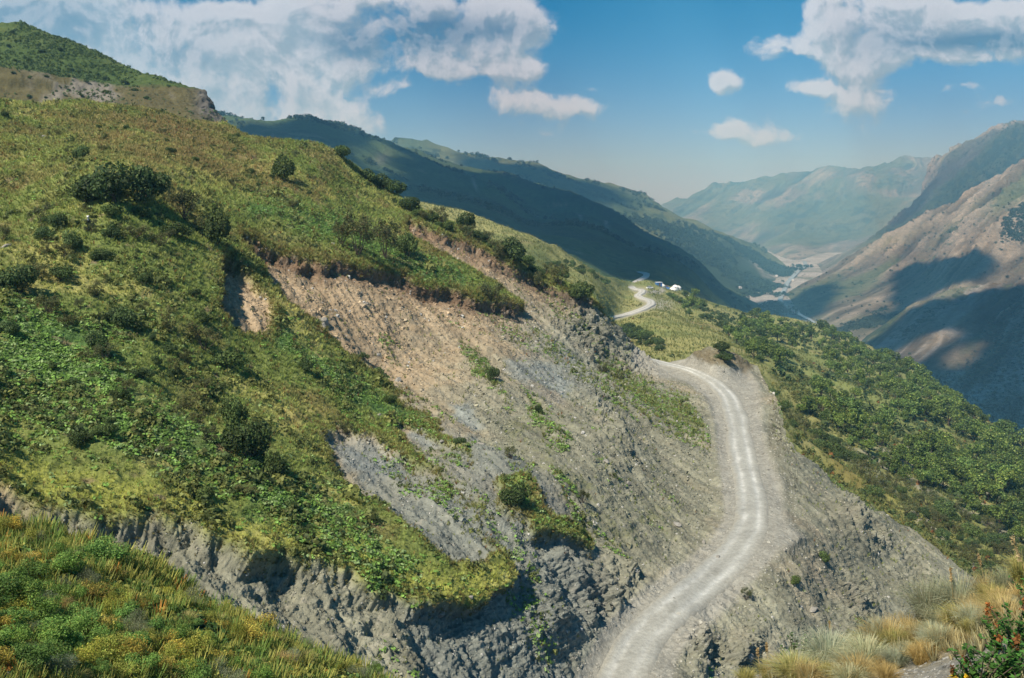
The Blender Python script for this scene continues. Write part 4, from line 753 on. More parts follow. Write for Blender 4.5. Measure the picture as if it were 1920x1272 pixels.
# leafy herbs
P, Nn, D, r, c = sample(H, 15000, (gz*ss(Hm+gz*.6, .15, .5)+sp*.9*ss(Hm, -.3, .2)+v3*.3+veg*.05)*offroad, rg)
cols = np.array([.17, .29, .06])*rg.uniform(.6, 1.5, (len(P), 1)); cols = np.where(rg.random((len(P), 1)) < .25, np.array([.28, .38, .15]), cols)
scatter('leafy_herbs', 'bright green leafy herbs covering the left slope', P, Nn, rg.uniform(.2, .5, len(P)), cols, 'herb', M_HERB, rg)
# grass tufts
P, Nn, D, r, c = sample(H, 95000, (veg*(1.1-.6*np.clip(gz, 0, 1))+sp*.45+(1-veg)*.022)*offroad, rg)
t = H.bare[r, c] > .5; base_ = H.col[r, c]; cols = np.where(t[:, None], np.array([.25, .28, .08]), base_*1.75+np.array([.02, .03, .0])); cols = lerp(cols, np.array([.10, .14, .045]), rg.random(len(P)) < .15)
cols = np.where((rg.random(len(P)) < .04)[:, None], np.array([.26, .12, .04]), cols)*rg.uniform(.75, 1.3, (len(P), 1))
scatter('grass', 'tufts of olive grass over the near hillside', P, Nn, rg.uniform(.16, .40, len(P))*np.clip(D/85, .5, 1.3), cols, 'tuft', M_HERB, rg)
P, Nn, D, r, c = sample(H, 6500, (veg*ss(Hm, -.1, .5)+sp*.15)*offroad, rg)
cols = lerp(np.broadcast_to(np.array([.085, .12, .04]), P.shape), np.array([.24, .25, .07]), rg.random(len(P)))*rg.uniform(.7, 1.2, (len(P), 1))
scatter('ground_cover', 'low dark shrubs and weeds over the near hillside', P, Nn, np.exp(rg.normal(math.log(.38), .4, len(P))), cols, 'clump', M_HERB, rg)
# turf fringe hanging at the rims
edge = np.exp(-((H.sdb+.15)/.35)**2)*(H.Y < 1160)
P, Nn, D, r, c = sample(H, 9000, edge*offroad, rg); cols = lerp(np.broadcast_to(np.array([.24, .24, .065]), P.shape), np.array([.24, .15, .06]), rg.random(len(P))*.7)
scatter('grass', 'turf fringe hanging over the landslide rims', P, Nn, rg.uniform(.25, .5, len(P))*np.clip(D/100, .4, 1.2), cols, 'tuft', M_HERB, rg, lean=.7)
# stones
P, Nn, D, r, c = sample(H, 45000, (H.bare*(1-.6*ss(H.X-H.Y*.3, 1100, 1200))*(1+.8*ss(Hm, -.2, .4))*np.where(offroad, 1, .10)*(H.road > 1.5)*1.+veg*.01), rg)
cc = H.col[r, c]*rg.uniform(.75, 1.55, (len(P), 1)); cc = np.where((rg.random(len(P)) < .04)[:, None], np.array([.5, .48, .44]), cc)
scatter('stones', 'loose stones strewn over the scree', P+Nn*.02, Nn, np.exp(rg.normal(math.log(.17), .5, len(P)))*np.clip(D/90, .35, 1.5), cc, 'stone', M_ROCK, rg, lean=.8, flat=.8)
pl_ = ((H.plat > -1.2)*(H.plat < 2.5)+(H.road > 1.3)*(H.road < 4.5)*.8)*(H.PY > 660)
P, Nn, D, r, c = sample(H, 7000, pl_*1.0, rg); scatter('stones', 'gravel and stones along the shoulders of the road', P, Nn, np.exp(rg.normal(math.log(.12), .55, len(P))), np.array([[.33, .315, .27]])*rg.uniform(.6, 1.5, (len(P), 1)), 'stone', M_ROCK, rg, lean=.9, flat=.8)
# middle slope
G = SLOPE; Gm = fbm(G.P, .08, 3, .6, 141.)
lowg = ss(G.PX, 1430, 1500)*ss(G.PY-(640+(G.PX-1500)*.35), 0, 60)
farroad = pdist(G.PX, G.PY, UROAD, False) > 8
P, Nn, D, r, c = sample(G, 7000, (lowg*ss(Gm, -.3, .3)*1.5+.16*ss(Gm, .0, .3))*farroad, rg); cols = lerp(np.broadcast_to(np.array([.085, .12, .038]), P.shape), np.array([.24, .21, .06]), (rg.random(len(P))*.6+.4*ss(fbm(P, .05, 2), -.2, .4))*(rg.random(len(P)) < .6))
cols = np.where((rg.random(len(P)) < .04)[:, None], np.array([.25, .10, .03]), cols)
scatter('undergrowth', 'low undergrowth on the middle slope', P, Nn, rg.uniform(.4, 1.4, len(P)), cols*rg.uniform(.7, 1.3, (len(P), 1)), 'clump', M_HERB, rg)
fo = ss(pdist(G.PX, G.PY, FOREST, True), -6, 10)
for c_ in CLEAR: fo = fo*(1-ss(pdist(G.PX, G.PY, c_, True), -3, 3))
P, Nn, D, r, c = sample(G, 1100, fo, rg); cols = lerp(np.broadcast_to(np.array([.05, .085, .028]), P.shape), np.array([.09, .12, .04]), rg.random(len(P)))
scatter('forest_undergrowth', 'bushes filling the ground between the forest trees', P, Nn, rg.uniform(1.2, 3.4, len(P)), cols*rg.uniform(.7, 1.3, (len(P), 1)), 'clump', M_HERB, rg)
P, Nn, D, r, c = sample(G, 22000, farroad*(1-fo*.8), rg); cols = lerp(np.broadcast_to(np.array([.27, .26, .09]), P.shape), np.array([.14, .18, .05]), rg.random(len(P)))
scatter('grass', 'dry yellow grass on the middle meadow', P, Nn, rg.uniform(.5, 1.1, len(P)), cols, 'tuft', M_HERB, rg)
# hilltop
T = HILLTOP; P, Nn, D, r, c = sample(T, 3800, (1-.8*ss(T.PY-.09*T.PX, 130, 138))*ss(fbm(T.P, .1, 3, .6, 5.), -.2, .4), rg); cols = np.array([[.09, .135, .04]])*rg.uniform(.6, 1.5, (len(P), 1))
scatter('ground_cover', 'dark low shrubs on the hilltop', P, Nn, rg.uniform(.3, .95, len(P)), cols, 'clump', M_HERB, rg)
# far shrubs
def far_scatter(pt, n, w, col, sz, lab):
    P, Nn, D, r, c = sample(pt, n, w, rg); scatter('woodland', lab, P, Nn, rg.uniform(*sz, len(P)), np.array([col])*rg.uniform(.6, 1.4, (len(P), 1)), 'clump', M_HERB, rg, lean=.2, nt=4)
E = FARRIDGE; lowE = ss(E.PX, 1120, 1330)*ss(E.PY-np.interp(E.PX, [1120, 1400, 1490], [385, 462, 505]), 0, 20)
far_scatter(E, 7000, lowE*1.0*ss(fbm(E.P, .004, 4, .6, 2.), -.25, .15)+.05*ss(fbm(E.P, .006, 3), .1, .3), (.034, .058, .026), (7, 16), 'scrub woodland on the far left valley side')
E = NEARRIDGE; far_scatter(E, 1400, ss(E.D, 1000, 1300)*ss(fbm(E.P, .005, 4, .6, 2.), .05, .35), (.03, .05, .022), (4, 10), 'scattered scrub on the shaded ridge')
for E, n, col in ((RC, 4200, (.045, .065, .032)), (RB, 2200, (.05, .06, .035)), (RD, 2600, (.045, .06, .028))):
    u = aniso(E.P, DV, 4.); w = ss(fbm(u, .012, 3, .6, 51.)+.6*fbm(u, .004, 2, .5, 31.), .08, .3); far_scatter(E, n, w**1.5+.01, col, (2.5, 8) if E is not RD else (2., 5), 'scrub in the gullies of the %s' % E.ob.name.replace('_', ' '))
# trees on the gravel flats
fl = pick([(1430,540),(1500,500),(1530,490),(1500,520),(1470,555),(1430,560)], 4, 10, rg)+pick([(1435,570),(1465,572),(1470,588),(1440,590)], 5, 5, rg)
Pf = gp(np.array([q[0] for q in fl]), np.array([q[1] for q in fl]), -260.)
scatter('thicket', 'dark thickets on the gravel flats of the valley floor', np.repeat(Pf, 22, 0)+np.repeat(rg.uniform(.6, 1.2, (len(Pf), 1)), 22, 0)*rg.normal(0, 1, (len(Pf)*22, 3))*[22, 26, 0], np.tile([[0, 0, 1.]], (len(Pf)*22, 1)), rg.uniform(8, 15, len(Pf)*22), np.array([[.035, .06, .026]])*rg.uniform(.7, 1.4, (len(Pf)*22, 1)), 'clump', M_HERB, rg, nt=4)
# ---PART3---
# ------------------------------------------------------------------ foreground shrubs on the left spur
def near_bush(seed, col, col2, n=3800, ls=.026, asp=.55, squash=1.):
    rg = np.random.default_rng(seed); k = rg.integers(7, 11); lobes = [(0, 0, .5, .3)]+[(math.cos(a)*rg.uniform(.2, .5), math.sin(a)*rg.uniform(.2, .5), rg.uniform(.2, .75)*squash, rg.uniform(.14, .28)) for a in rg.uniform(0, 6.28, k)]
    V, Fc, C = crown(n, lobes, ls, col, .3, col2, inner=.6, rg=rg, asp=asp); tv = stems(lobes[1:], .8, .012, rg)
    return mesh_np('foliage', V, Fc, M_LEAF, C, smooth=False), mesh_np('stems', tv[0], tv[1], M_BARK, tv[2])
LIB['green'] = [near_bush(200+i, (.13, .25, .06), (.21, .32, .08)) for i in range(4)]
LIB['lime'] = [near_bush(210+i, (.27, .31, .06), (.36, .34, .08), asp=.4) for i in range(3)]
LIB['silver'] = [near_bush(220+i, (.19, .23, .145), (.25, .28, .19), n=5200, ls=.022, asp=.22) for i in range(3)]
LIB['rust'] = [near_bush(230+i, (.38, .33, .07), (.36, .25, .06), n=2600, asp=.45) for i in range(3)]
def blades(seed, n, col, col2, spread=.75, w=.006, seedheads=0):
    rg = np.random.default_rng(seed); a = rg.uniform(0, 6.28, n); l = rg.uniform(.55, 1.05, n); o = np.stack([np.cos(a), np.sin(a), 0*a], -1); sd_ = np.stack([-np.sin(a), np.cos(a), 0*a], -1)*w
    r0 = (rg.random(n)**.5*.22)[:, None]; lean = (rg.random(n)**.8*spread)[:, None]; b0 = o*r0; L1 = l[:, None]; p = [b0, b0+o*lean*.25*L1+np.array([0, 0, .42])*L1, b0+o*lean*.62*L1+np.array([0, 0, .78])*L1*(1-.25*lean), b0+o*lean*1.05*L1+np.array([0, 0, 1.])*L1*(1-.5*lean)]
    ws = [1., .9, .6, .12]; rows = np.stack([np.stack([q-sd_*k, q+sd_*k], 1) for q, k in zip(p, ws)], 1)   # n,4,2,3
    V = rows.reshape(-1, 3); i = np.arange(n)[:, None]*8; f = np.concatenate([np.stack([i+2*k, i+2*k+1, i+2*k+3, i+2*k+2], -1).reshape(-1, 4) for k in range(3)])
    m = rg.random(n) < .3; c = np.where(m[:, None], np.array(col2), np.array(col))*rg.uniform(.7, 1.3, (n, 1)); return mesh_np('blades', V, f, M_DRY, np.repeat(c, 8, 0), smooth=False)
TUS = {'silver': [blades(300+i, 900, (.36, .40, .28), (.46, .45, .32), .8) for i in range(3)], 'straw': [blades(310+i, 650, (.50, .40, .19), (.38, .30, .12), .85) for i in range(3)], 'gold': [blades(320+i, 700, (.42, .38, .15), (.32, .34, .12), .75, .009) for i in range(3)]}
def tussock(kind, px, py, hpx, patch, lab, wide=1.0, group=None):
    P = patch.at(px, py); D = P[1]*CP-P[2]*SP; h = hpx*.86*D/F; o = obj('grass_tussock', TUS[kind][random.randrange(3)]); o.location = (P-[0, 0, .03*h]).tolist(); o.rotation_euler = (random.uniform(-.08, .08), random.uniform(-.08, .08), random.uniform(0, 6.28)); o.scale = (h*wide, h*wide, h)
    finish(o, lab, 'grass tussock', group); return o
NB = [('green',195,1075,70,1.3,'bright green bush leaning over the scarp'),('silver',135,1068,52,1.3,'silver green bush left of the bright green one'),('silver',118,1100,46,1.2,'feathery grey bush amid orange stems'),('green',20,1140,90,1.2,'tall leafy bush at the left edge'),('green',70,1165,74,1.1,'leafy bush right of the tall left edge bush'),
 ('green',120,1215,78,1.3,'broad green bush near the lower left'),('green',165,1205,64,1.1,'green bush joined to the broad lower left one'),('lime',205,1135,44,.9,'yellow green fern like bush amid dark leaves'),('green',245,1235,58,1.1,'green bush with silvery neighbour at the bottom'),('silver',268,1222,36,.9,'small silver bush beside the bottom green one'),
 ('green',335,1205,52,1.1,'round green bush in the yellow herbs'),('green',390,1210,50,1.1,'round green bush right of its twin in the yellow herbs'),('lime',415,1170,44,1.0,'yellow green bush on the spur crest'),('green',485,1240,46,1.2,'small green bush near the tip of the spur'),('lime',440,1215,44,1.,'yellow green bush inland from the spur tip'),
 ('silver',40,1245,48,1.3,'silvery plant on gravel at the lower left corner'),('green',325,1085,32,1.1,'little green bush on the rim of the scarp'),('silver',520,1205,30,1.2,'grey green bush on the rim near the spur tip'),('rust',70,1055,44,1.2,'orange brown bush at the upper left of the spur'),('rust',255,1150,40,1.2,'rusty bush in the centre of the spur'),('rust',300,1125,36,1.3,'rusty bush behind the scarp rim'),('rust',350,1140,38,1.2,'golden rusty bush on the crest'),('green',30,1205,60,1.3,'dark leafy bush above the gravel corner'),('lime',300,1240,44,1.3,'lime bush at the bottom edge'),('green',700,1262,30,1.2,'last green bush at the spur tip')]
for (k, a, b, h, w, lab) in NB: e = plant(k, 'bush', a, b+8, h, BANKL, w*.9); finish(e, lab, 'bush')
rg = np.random.default_rng(21)
SPURP = [(0,1006),(60,1010),(130,1026),(190,1042),(215,1066),(280,1092),(330,1120),(400,1157),(470,1195),(520,1224),(600,1245),(680,1265),(720,1290),(-60,1290),(-60,980)]
lst = pick(SPURP, 120, 27, rg); lst.sort(key=lambda q: q[0]); cnt = {}
for q in lst:
    hi = q[1]-np.interp(q[0], *zip(*N1SKY)); g_ = (q[0]+q[1]*.3) ; p_ = [.38, .27, .1, .25] if hi > 60 else [.12, .35, .1, .43]
    if q[0] < 150 and q[1] > 1060: p_ = [.7, .1, .15, .05]
    k = rg.choice(['green', 'lime', 'silver', 'rust'], p=p_); h = rg.uniform(34, 66)*(1.15 if hi > 80 else .8); e = plant(k, 'shrub', q[0], q[1]+4, h, BANKL, rg.uniform(.9, 1.35)); cnt[k] = cnt.get(k, 0)+1
    finish(e, '%s shrub, %s of its colour from the left on the near spur' % ({'green': 'small leafy green', 'lime': 'yellow green', 'silver': 'silver grey', 'rust': 'orange brown'}[k], ORD(cnt[k])), 'shrub', 'shrubs on the near spur')
lst = pick(SPURP, 50, 36, rg); lst.sort(key=lambda q: q[0])
for i, q in enumerate(lst): tussock('gold' if rg.random() < .7 else 'straw', q[0], q[1]+3, rg.uniform(24, 42), BANKL, 'golden grass tussock, %s from the left on the near spur' % ORD(i+1), rg.uniform(.9, 1.4), 'grass tussocks on the near spur')
B = BANKL; P, Nn, D, r, c = sample(B, 6000, np.ones(B.D.shape)*ss(fbm(B.P, .7, 3, .6, 5.)+.3, -.2, .5), rg)
cols = lerp(np.broadcast_to(np.array([.34, .33, .08]), P.shape), np.array([.16, .24, .05]), (rg.random(len(P)) < .5)); cols = np.where((rg.random(len(P)) < .012)[:, None], np.array([.45, .20, .04]), cols)*rg.uniform(.7, 1.3, (len(P), 1))
scatter('grass', 'golden grass and weeds on the near spur', P, Nn, rg.uniform(.12, .34, len(P))*np.clip(D/14, .6, 1.5), cols, 'tuft', M_HERB, rg)
P, Nn, D, r, c = sample(B, 11000, ss(fbm(B.P, .5, 3, .6, 55.), -.3, .3), rg); cols = np.array([[.09, .17, .045]])*rg.uniform(.6, 1.5, (len(P), 1)); cols = np.where((rg.random(len(P)) < .08)[:, None], np.array([.5, .2, .04]), cols)
scatter('leafy_herbs', 'leafy weeds on the near spur', P, Nn, rg.uniform(.08, .20, len(P))*np.clip(D/14, .6, 1.5), cols, 'herb', M_HERB, rg)
P, Nn, D, r, c = sample(B, 4600, ss(fbm(B.P, .8, 3, .6, 155.), -.1, .3), rg); cols = lerp(np.broadcast_to(np.array([.10, .17, .045]), P.shape), np.array([.30, .30, .07]), rg.random(len(P)) < .5)*rg.uniform(.7, 1.3, (len(P), 1))
scatter('ground_cover', 'low yellow green bushes matted over the near spur', P, Nn, rg.uniform(.10, .27, len(P))*np.clip(D/14, .6, 1.5), cols, 'clump', M_HERB, rg)
P, Nn, D, r, c = sample(B, 5000, np.exp(-((B.PX-110)/120)**2-((B.PY-1250)/50)**2)+.02, rg); scatter('stones', 'gravel on the near spur', P, Nn, rg.uniform(.02, .08, len(P)), np.array([[.3, .29, .26]])*rg.uniform(.7, 1.4, (len(P), 1)), 'stone', M_ROCK, rg, lean=.8)
# ------------------------------------------------------------------ right bank
R = BANKR
TL = [('silver',1748,1172,120,1.0,'large silver grass tussock at the bend of the bank'),('silver',1800,1150,112,1.0,'silver grass tussock uphill of the largest one'),('straw',1700,1190,72,.9,'straw coloured tussock below the largest silver one'),('straw',1660,1200,68,.9,'straw tussock left of its straw twin'),('silver',1640,1232,96,.8,'silver green tussock in the middle of the bank'),
 ('gold',1612,1222,58,.9,'golden tussock left of the middle silver one'),('silver',1555,1262,104,.95,'wide silver green tussock on the lower bank'),('straw',1585,1228,56,1.,'pale dry tussock behind the wide lower one'),('silver',1490,1280,72,1.2,'grey green tussock by the white flowers'),('gold',1440,1280,46,1.1,'yellow tussock at the left end of the bank'),('gold',1400,1290,42,1.1,'yellow brown tussock on the bank corner'),
 ('straw',1850,1125,80,.8,'dry tussock behind the red headed plant'),('silver',1880,1112,84,.8,'silver tussock near the right edge'),('gold',1915,1100,96,.7,'golden weed tussock at the right edge'),('straw',1720,1238,48,1.1,'low dry tussock on gravel'),('straw',1660,1275,44,1.2,'low straw tussock at the bottom edge'),('silver',1820,1178,66,1.,'silver tussock beside the seed heads'),('gold',1770,1150,52,1.1,'golden tussock between two silver ones'),('straw',1530,1245,50,1.,'thin straw tussock left of the wide one'),('gold',1680,1186,50,1.2,'small golden tussock on the crest'),('straw',1470,1268,46,1.,'straw tussock at foot of the white flowers'),('straw',1760,1215,46,1.1,'thin pale tussock before the silver giant')]
for (k, a, b, h, w, lab) in TL: tussock(k, a, b, h, R, lab, w)
rg = np.random.default_rng(77); lst = pick([(1380,1290),(1440,1278),(1500,1258),(1580,1235),(1650,1218),(1720,1200),(1790,1172),(1850,1140),(1925,1112),(1925,1150),(1850,1180),(1780,1215),(1700,1245),(1620,1268),(1560,1290)], 60, 15, rg); lst.sort(key=lambda q: q[0])
for i, q in enumerate(lst): tussock(['silver', 'straw', 'gold'][rg.choice(3, p=[.35, .45, .2])], q[0], q[1], rg.uniform(34, 72), R, 'dry grass tussock, %s from the left among the small ones along the bank' % ORD(i+1), rg.uniform(.9, 1.3), 'small tussocks along the bank')
P, Nn, D, r, c = sample(R, 1500, ss(fbm(R.P, 1.2, 3, .6, 5.), .0, .4), rg); cols = lerp(np.broadcast_to(np.array([.45, .37, .18]), P.shape), np.array([.30, .30, .18]), rg.random(len(P)))
scatter('grass', 'short dry grass on the right bank', P, Nn, rg.uniform(.05, .16, len(P)), cols, 'tuft', M_DRY, rg)
P, Nn, D, r, c = sample(R, 9000, np.ones(R.D.shape), rg); scatter('stones', 'gravel chips on the right bank', P, Nn, np.exp(rg.normal(math.log(.018), .55, len(P))), np.array([[.30, .29, .26]])*rg.uniform(.6, 1.5, (len(P), 1)), 'stone', M_ROCK, rg, lean=.9, flat=.7)
def wpt(patch, px, py): P = patch.at(px, py); return P, P[1]*CP-P[2]*SP
def herb_plant(name, px, py, hpx, seed, nst, leafcol, headcol, lab, cat_, headpart, spread=.35, leafsz=.07, heads=.3, hsz=.05, hn=60, bare=.15):
    rg = np.random.default_rng(seed); P, D = wpt(R, px, py); h = hpx*D/F; e = bpy.data.objects.new(name, None); link(e); e.location = P.tolist(); e.scale = (h, h, h)
    st = []; LC = []; LN = []; HC = []
    for i in range(nst):
        a = rg.uniform(0, 6.28); l = rg.uniform(.6, 1.); tip = np.array([math.cos(a)*spread*rg.uniform(.2, 1.), math.sin(a)*spread*rg.uniform(.2, 1.), l]); mid = tip*.5*[.6, .6, 1]; st.append(tube([(0, 0, -.05), mid, tip], [.014, .010, .005], 5))
        for k in range(44):
            t_ = rg.uniform(bare, .95); p = mid*(2*t_) if t_ < .5 else mid+(tip-mid)*(2*t_-1); aa = rg.uniform(0, 6.28); d = np.array([math.cos(aa), math.sin(aa), .35]); LC.append(p+d*leafsz*.8); LN.append(nrm(np.array([-d[0]*.4, -d[1]*.4, 1.])+rg.normal(0, .3, 3)))
        if rg.random() < heads: HC.append((tip, l))
    sv = cat(st); obj('stems', mesh_np('stems', sv[0], sv[1], M_BARK, sv[2]), e)
    V, Fc = leaf_quads(np.array(LC), np.array(LN), leafsz, .42, rg); obj('leaves', mesh_np('leaves', V, Fc, M_LEAF, np.repeat(np.array([leafcol])*rg.uniform(.6, 1.4, (len(LC), 1)), 4, 0), smooth=False), e)
    for tip, l in HC:
        c = tip+np.stack([rg.normal(0, .025, hn), rg.normal(0, .025, hn), rg.uniform(-.22, .05, hn)*(1.1 if headpart == 'flower_spike' else .8)], -1); V, Fc = leaf_quads(c, nrm(rg.normal(size=(hn, 3))), hsz*.45, .8, rg)
        obj(headpart, mesh_np(headpart, V, Fc, M_LEAF, np.repeat(np.array([headcol])*rg.uniform(.6, 1.3, (hn, 1)), 4, 0), smooth=False), e)
    finish(e, lab, cat_); return e
for (a, b, h, s_, lab) in [(1486,1262,84,1,'tall plant with white flowers at the left of the bank'),(1506,1262,78,2,'second white flowering plant right of the tall one'),(1466,1266,60,3,'short white flowering plant left of the tall one')]:
    herb_plant('flowering_plant', a, b, h, 400+s_, 3, (.07, .15, .04), (.75, .76, .68), lab, 'flowering plant', 'flower_spike', .12, .06, .7, .04, 34)
for (a, b, h, s_, lab) in [(1838,1330,165,1,'leafy plant with red brown seed heads, lowest right'),(1885,1300,175,2,'leafy red headed plant at the right edge'),(1900,1230,140,3,'leafy plant behind the right edge one'),(1805,1300,95,4,'small plant with one dark red seed head'),(1862,1225,105,5,'green plant between silver tussock and corner'),(1918,1370,190,6,'leafy plant filling the bottom right corner'),(1860,1390,150,7,'green leafy plant cut by the bottom edge'),(1925,1140,90,8,'rusty headed plant high at the right edge')]:
    herb_plant('leafy_plant', a, b, h*.8, 420+s_, 8, (.065, .17, .035), (.30, .13, .045), lab, 'plant', 'seed_head', .55, .062, .2, .06, 60)
for (a, b, h, s_, lab) in [(1788,1312,62,1,'yellow leaved plant at the bottom edge'),(1822,1345,72,2,'yellow plant under the red headed leaves')]:
    herb_plant('yellow_plant', a, b, h, 440+s_, 7, (.60, .42, .03), (.65, .48, .03), lab, 'plant', 'flower_head', .5, .09, .6, .08, 40)
for i, (a, b, tx, ty, lab) in enumerate([(1932,1110,1896,1005,'tall dry grass stalk with thick seed head at right edge'),(1852,1125,1834,1040,'thin dry stalk left of the tall one'),(1558,1230,1556,1165,'upright dry stalk above the wide tussock'),(1790,1150,1782,1065,'pale stalk above the silver tussock'),(1425,1280,1420,1215,'brown dry stalk at the left end of the bank'),(1440,1280,1437,1205,'brown stalk beside another at the bank corner')]):
    P, D = wpt(R, a, b); tip = ray(tx, ty)*D; e = bpy.data.objects.new('grass_stalk', None); link(e); e.location = P.tolist(); v = tip-P; tv = tube([(0, 0, 0), v*.5+[0, 0, .02], v], [.004, .003, .0015], 5); m_ = mesh_np('stem', tv[0], tv[1], M_DRY, np.tile([[.45, .36, .2]], (len(tv[0]), 1))); obj('stem', m_, e)
    n = 90; c = v*(1-rg.random((n, 1))*(.42 if i == 0 else .25))+rg.normal(0, .008 if i == 0 else .004, (n, 3)); V, Fc = leaf_quads(c, nrm(rg.normal(size=(n, 3))), .011, .6, rg); obj('seed_head', mesh_np('seed_head', V, Fc, M_DRY, np.tile([[.5, .38, .2]], (len(V), 1)), smooth=False), e); finish(e, lab, 'grass stalk')
# ------------------------------------------------------------------ boulders
def boulder_mesh(seed):
    rg = np.random.default_rng(seed); n, m = 22, 30; th = np.linspace(.001, math.pi-.001, n); ph = np.linspace(0, 2*math.pi, m, endpoint=False); T_, P_ = np.meshgrid(th, ph, indexing='ij')
    d = np.stack([np.sin(T_)*np.cos(P_), np.sin(T_)*np.sin(P_), np.cos(T_)], -1); pl = nrm(rg.normal(size=(14, 3))); h = rg.uniform(.55, .95, 14); r = np.min(np.where(d@pl.T > .05, h/np.maximum(d@pl.T, .05), 9.), -1); r = np.minimum(r, 1.15)+fbm(d*2+seed, 1.6, 4)*.10
    V = (d*r[..., None]).reshape(-1, 3); i = np.arange(n*m).reshape(n, m); j = np.roll(i, -1, 1); Fc = np.stack([i[:-1], i[1:], j[1:], j[:-1]], -1).reshape(-1, 4); col = np.array([.30, .28, .245])*(1+.4*fbm(V+seed, 2.5, 3))[:, None]; return mesh_np('boulder', V, Fc, M_ROCK, col, smooth=False)
BM = [boulder_mesh(i) for i in range(6)]
for i, (a, b, w, pt, lab) in enumerate([(1519,1146,20,HILL,'pointed boulder on the shale below the road bend'),(390,1076,11,HILL,'white stone on the grey scarp above the spur'),(845,1132,16,HILL,'pale slab at the grassy rim of the lower scarp'),(885,1118,11,HILL,'pale stone in the yellow grass near the rim'),(296,856,22,HILL,'flat pale rock in the herb covered slope'),(613,598,30,HILL,'jagged rock outcrop in the tan scree'),(603,612,20,HILL,'smaller rock below the jagged outcrop'),(748,708,16,HILL,'grey rock in the middle of the scree'),(903,827,18,HILL,'pale flat rock on the lower scree'),(1064,972,16,HILL,'grey stone beside the grassy lip'),(1003,912,12,HILL,'small white stone above the grassy lip'),(714,776,14,HILL,'dark rock at the edge of the green band'),(893,682,10,HILL,'small stone by the narrow bush'),(1468,1037,9,HILL,'stone on the outer edge of the road bend'),(1062,1105,13,HILL,'pale stone on the dark lower rocks'),(510,256,0,NEARRIDGE,''),(12,467,20,HILL,'grey rock at the left edge of the photo'),(82,258,13,HILL,'grey rock on the upper heath'),(828,829,10,HILL,'small stone beside the green band tip'),(1180,905,12,HILL,'pale rock on the slope left of the road'),(1135,868,14,HILL,'grey rock on the slope above the road'),(1270,982,16,HILL,'brown rock near the foot of the slope'),(1345,1045,12,HILL,'rock at the inner edge of the road bend'),(1398,1235,26,HILL,'rough rock above the dark hollow'),(1320,1010,12,HILL,'stone pile on the inner road side')]):
    if not w: continue
    P = pt.at(a, b); D = P[1]*CP-P[2]*SP; s_ = w*D/F*.5; o = obj('boulder', BM[i % 6]); o.location = (P+pt.N2[pt.idx(a, b)]*s_*.2).tolist(); o.scale = (s_, s_*random.uniform(.7, 1.), s_*random.uniform(.5, .8)); o.rotation_euler = (random.uniform(-.3, .3), random.uniform(-.3, .3), random.uniform(0, 6.28)); finish(o, lab, 'rock')
# ------------------------------------------------------------------ yurts, shed, car, goat, masts, houses
M_FELT = mat_plain('white_felt', (.72, .71, .68), .9, 1.5, .12); M_BLUE = mat_plain('blue_tarp', (.05, .16, .42), .5, 1.5, .2); M_WOOD = mat_plain('brown_boards', (.16, .09, .06), .8, 2., .3); M_GLASS = mat_plain('dark_glass', (.03, .035, .04), .15, 1., .1); M_RUB = mat_plain('rubber', (.02, .02, .02), .8, 5.); M_PAINT = mat_plain('white_paint', (.7, .7, .7), .35, 1., .05); M_GRED = mat_plain('grey_roofing', (.42, .44, .46), .6, 1., .1)
def lathe(name, prof, mat, parent=None, k=28):
    prof = np.array(prof); th = np.linspace(0, 2*math.pi, k, endpoint=False); V = np.stack([prof[:, None, 0]*np.cos(th), prof[:, None, 0]*np.sin(th), prof[:, None, 1]+0*th], -1).reshape(-1, 3); i = np.arange(len(prof)*k).reshape(len(prof), k); j = np.roll(i, -1, 1); return obj(name, mesh_np(name, V, np.stack([i[:-1], j[:-1], j[1:], i[1:]], -1).reshape(-1, 4), mat), parent)
def box(name, c, s_, mat, parent=None, taper=1.0, tx=0):
    x, y, z = s_; V = np.array([(sx*x/2*(taper if sz > 0 else 1)+(tx if sz > 0 else 0), sy*y/2*(taper if sz > 0 else 1), sz*z/2) for sz in (-1, 1) for (sx, sy) in ((-1, -1), (1, -1), (1, 1), (-1, 1))])+c
    o = obj(name, mesh_np(name, V, [(3, 2, 1, 0), (4, 5, 6, 7), (0, 1, 5, 4), (1, 2, 6, 5), (2, 3, 7, 6), (3, 0, 4, 7)], mat, smooth=False), parent); bv = o.modifiers.new('bevel', 'BEVEL'); bv.width = min(s_)*.06; bv.segments = 2; return o
def base(name, px, py, patch, rz=0., sink=.2):
    P = patch.at(px, py) if isinstance(patch, Patch) else gp(np.array([px]), np.array([py]), patch)[0]; e = bpy.data.objects.new(name, None); link(e); e.location = (P-[0, 0, sink]).tolist(); e.rotation_euler = (0, 0, rz); return e
for (a, b, rr, lab) in [(1238,541,2.9,'white yurt beside the blue shed, nearest the road'),(1235,537.5,2.6,'white yurt behind the nearest one'),(1262,545,2.8,'white yurt on the right of the camp'),(1266,541.5,2.4,'grey white yurt behind the right yurt'),(1271,539,2.2,'small white yurt farthest right in the camp')]:
    e = base('yurt', a, b, SLOPE, -1.7); lathe('wall', [(rr, -1), (rr, 1.5), (rr*.985, 1.7)], M_FELT, e); lathe('roof', [(rr*1.03, 1.62), (rr*.95, 1.85), (rr*.6, 2.6), (rr*.25, 3.05), (.45, 3.15)], M_FELT, e); lathe('roof_ring', [(.5, 3.05), (.5, 3.28), (.4, 3.35), (.02, 3.4)], M_WOOD, e); box('door', (rr*.99, 0, .75), (.2, .9, 1.5), M_WOOD, e)
    lathe('rope', [(rr+.03, .55), (rr+.05, .6), (rr+.03, .65)], M_WOOD, e); finish(e, lab, 'yurt')
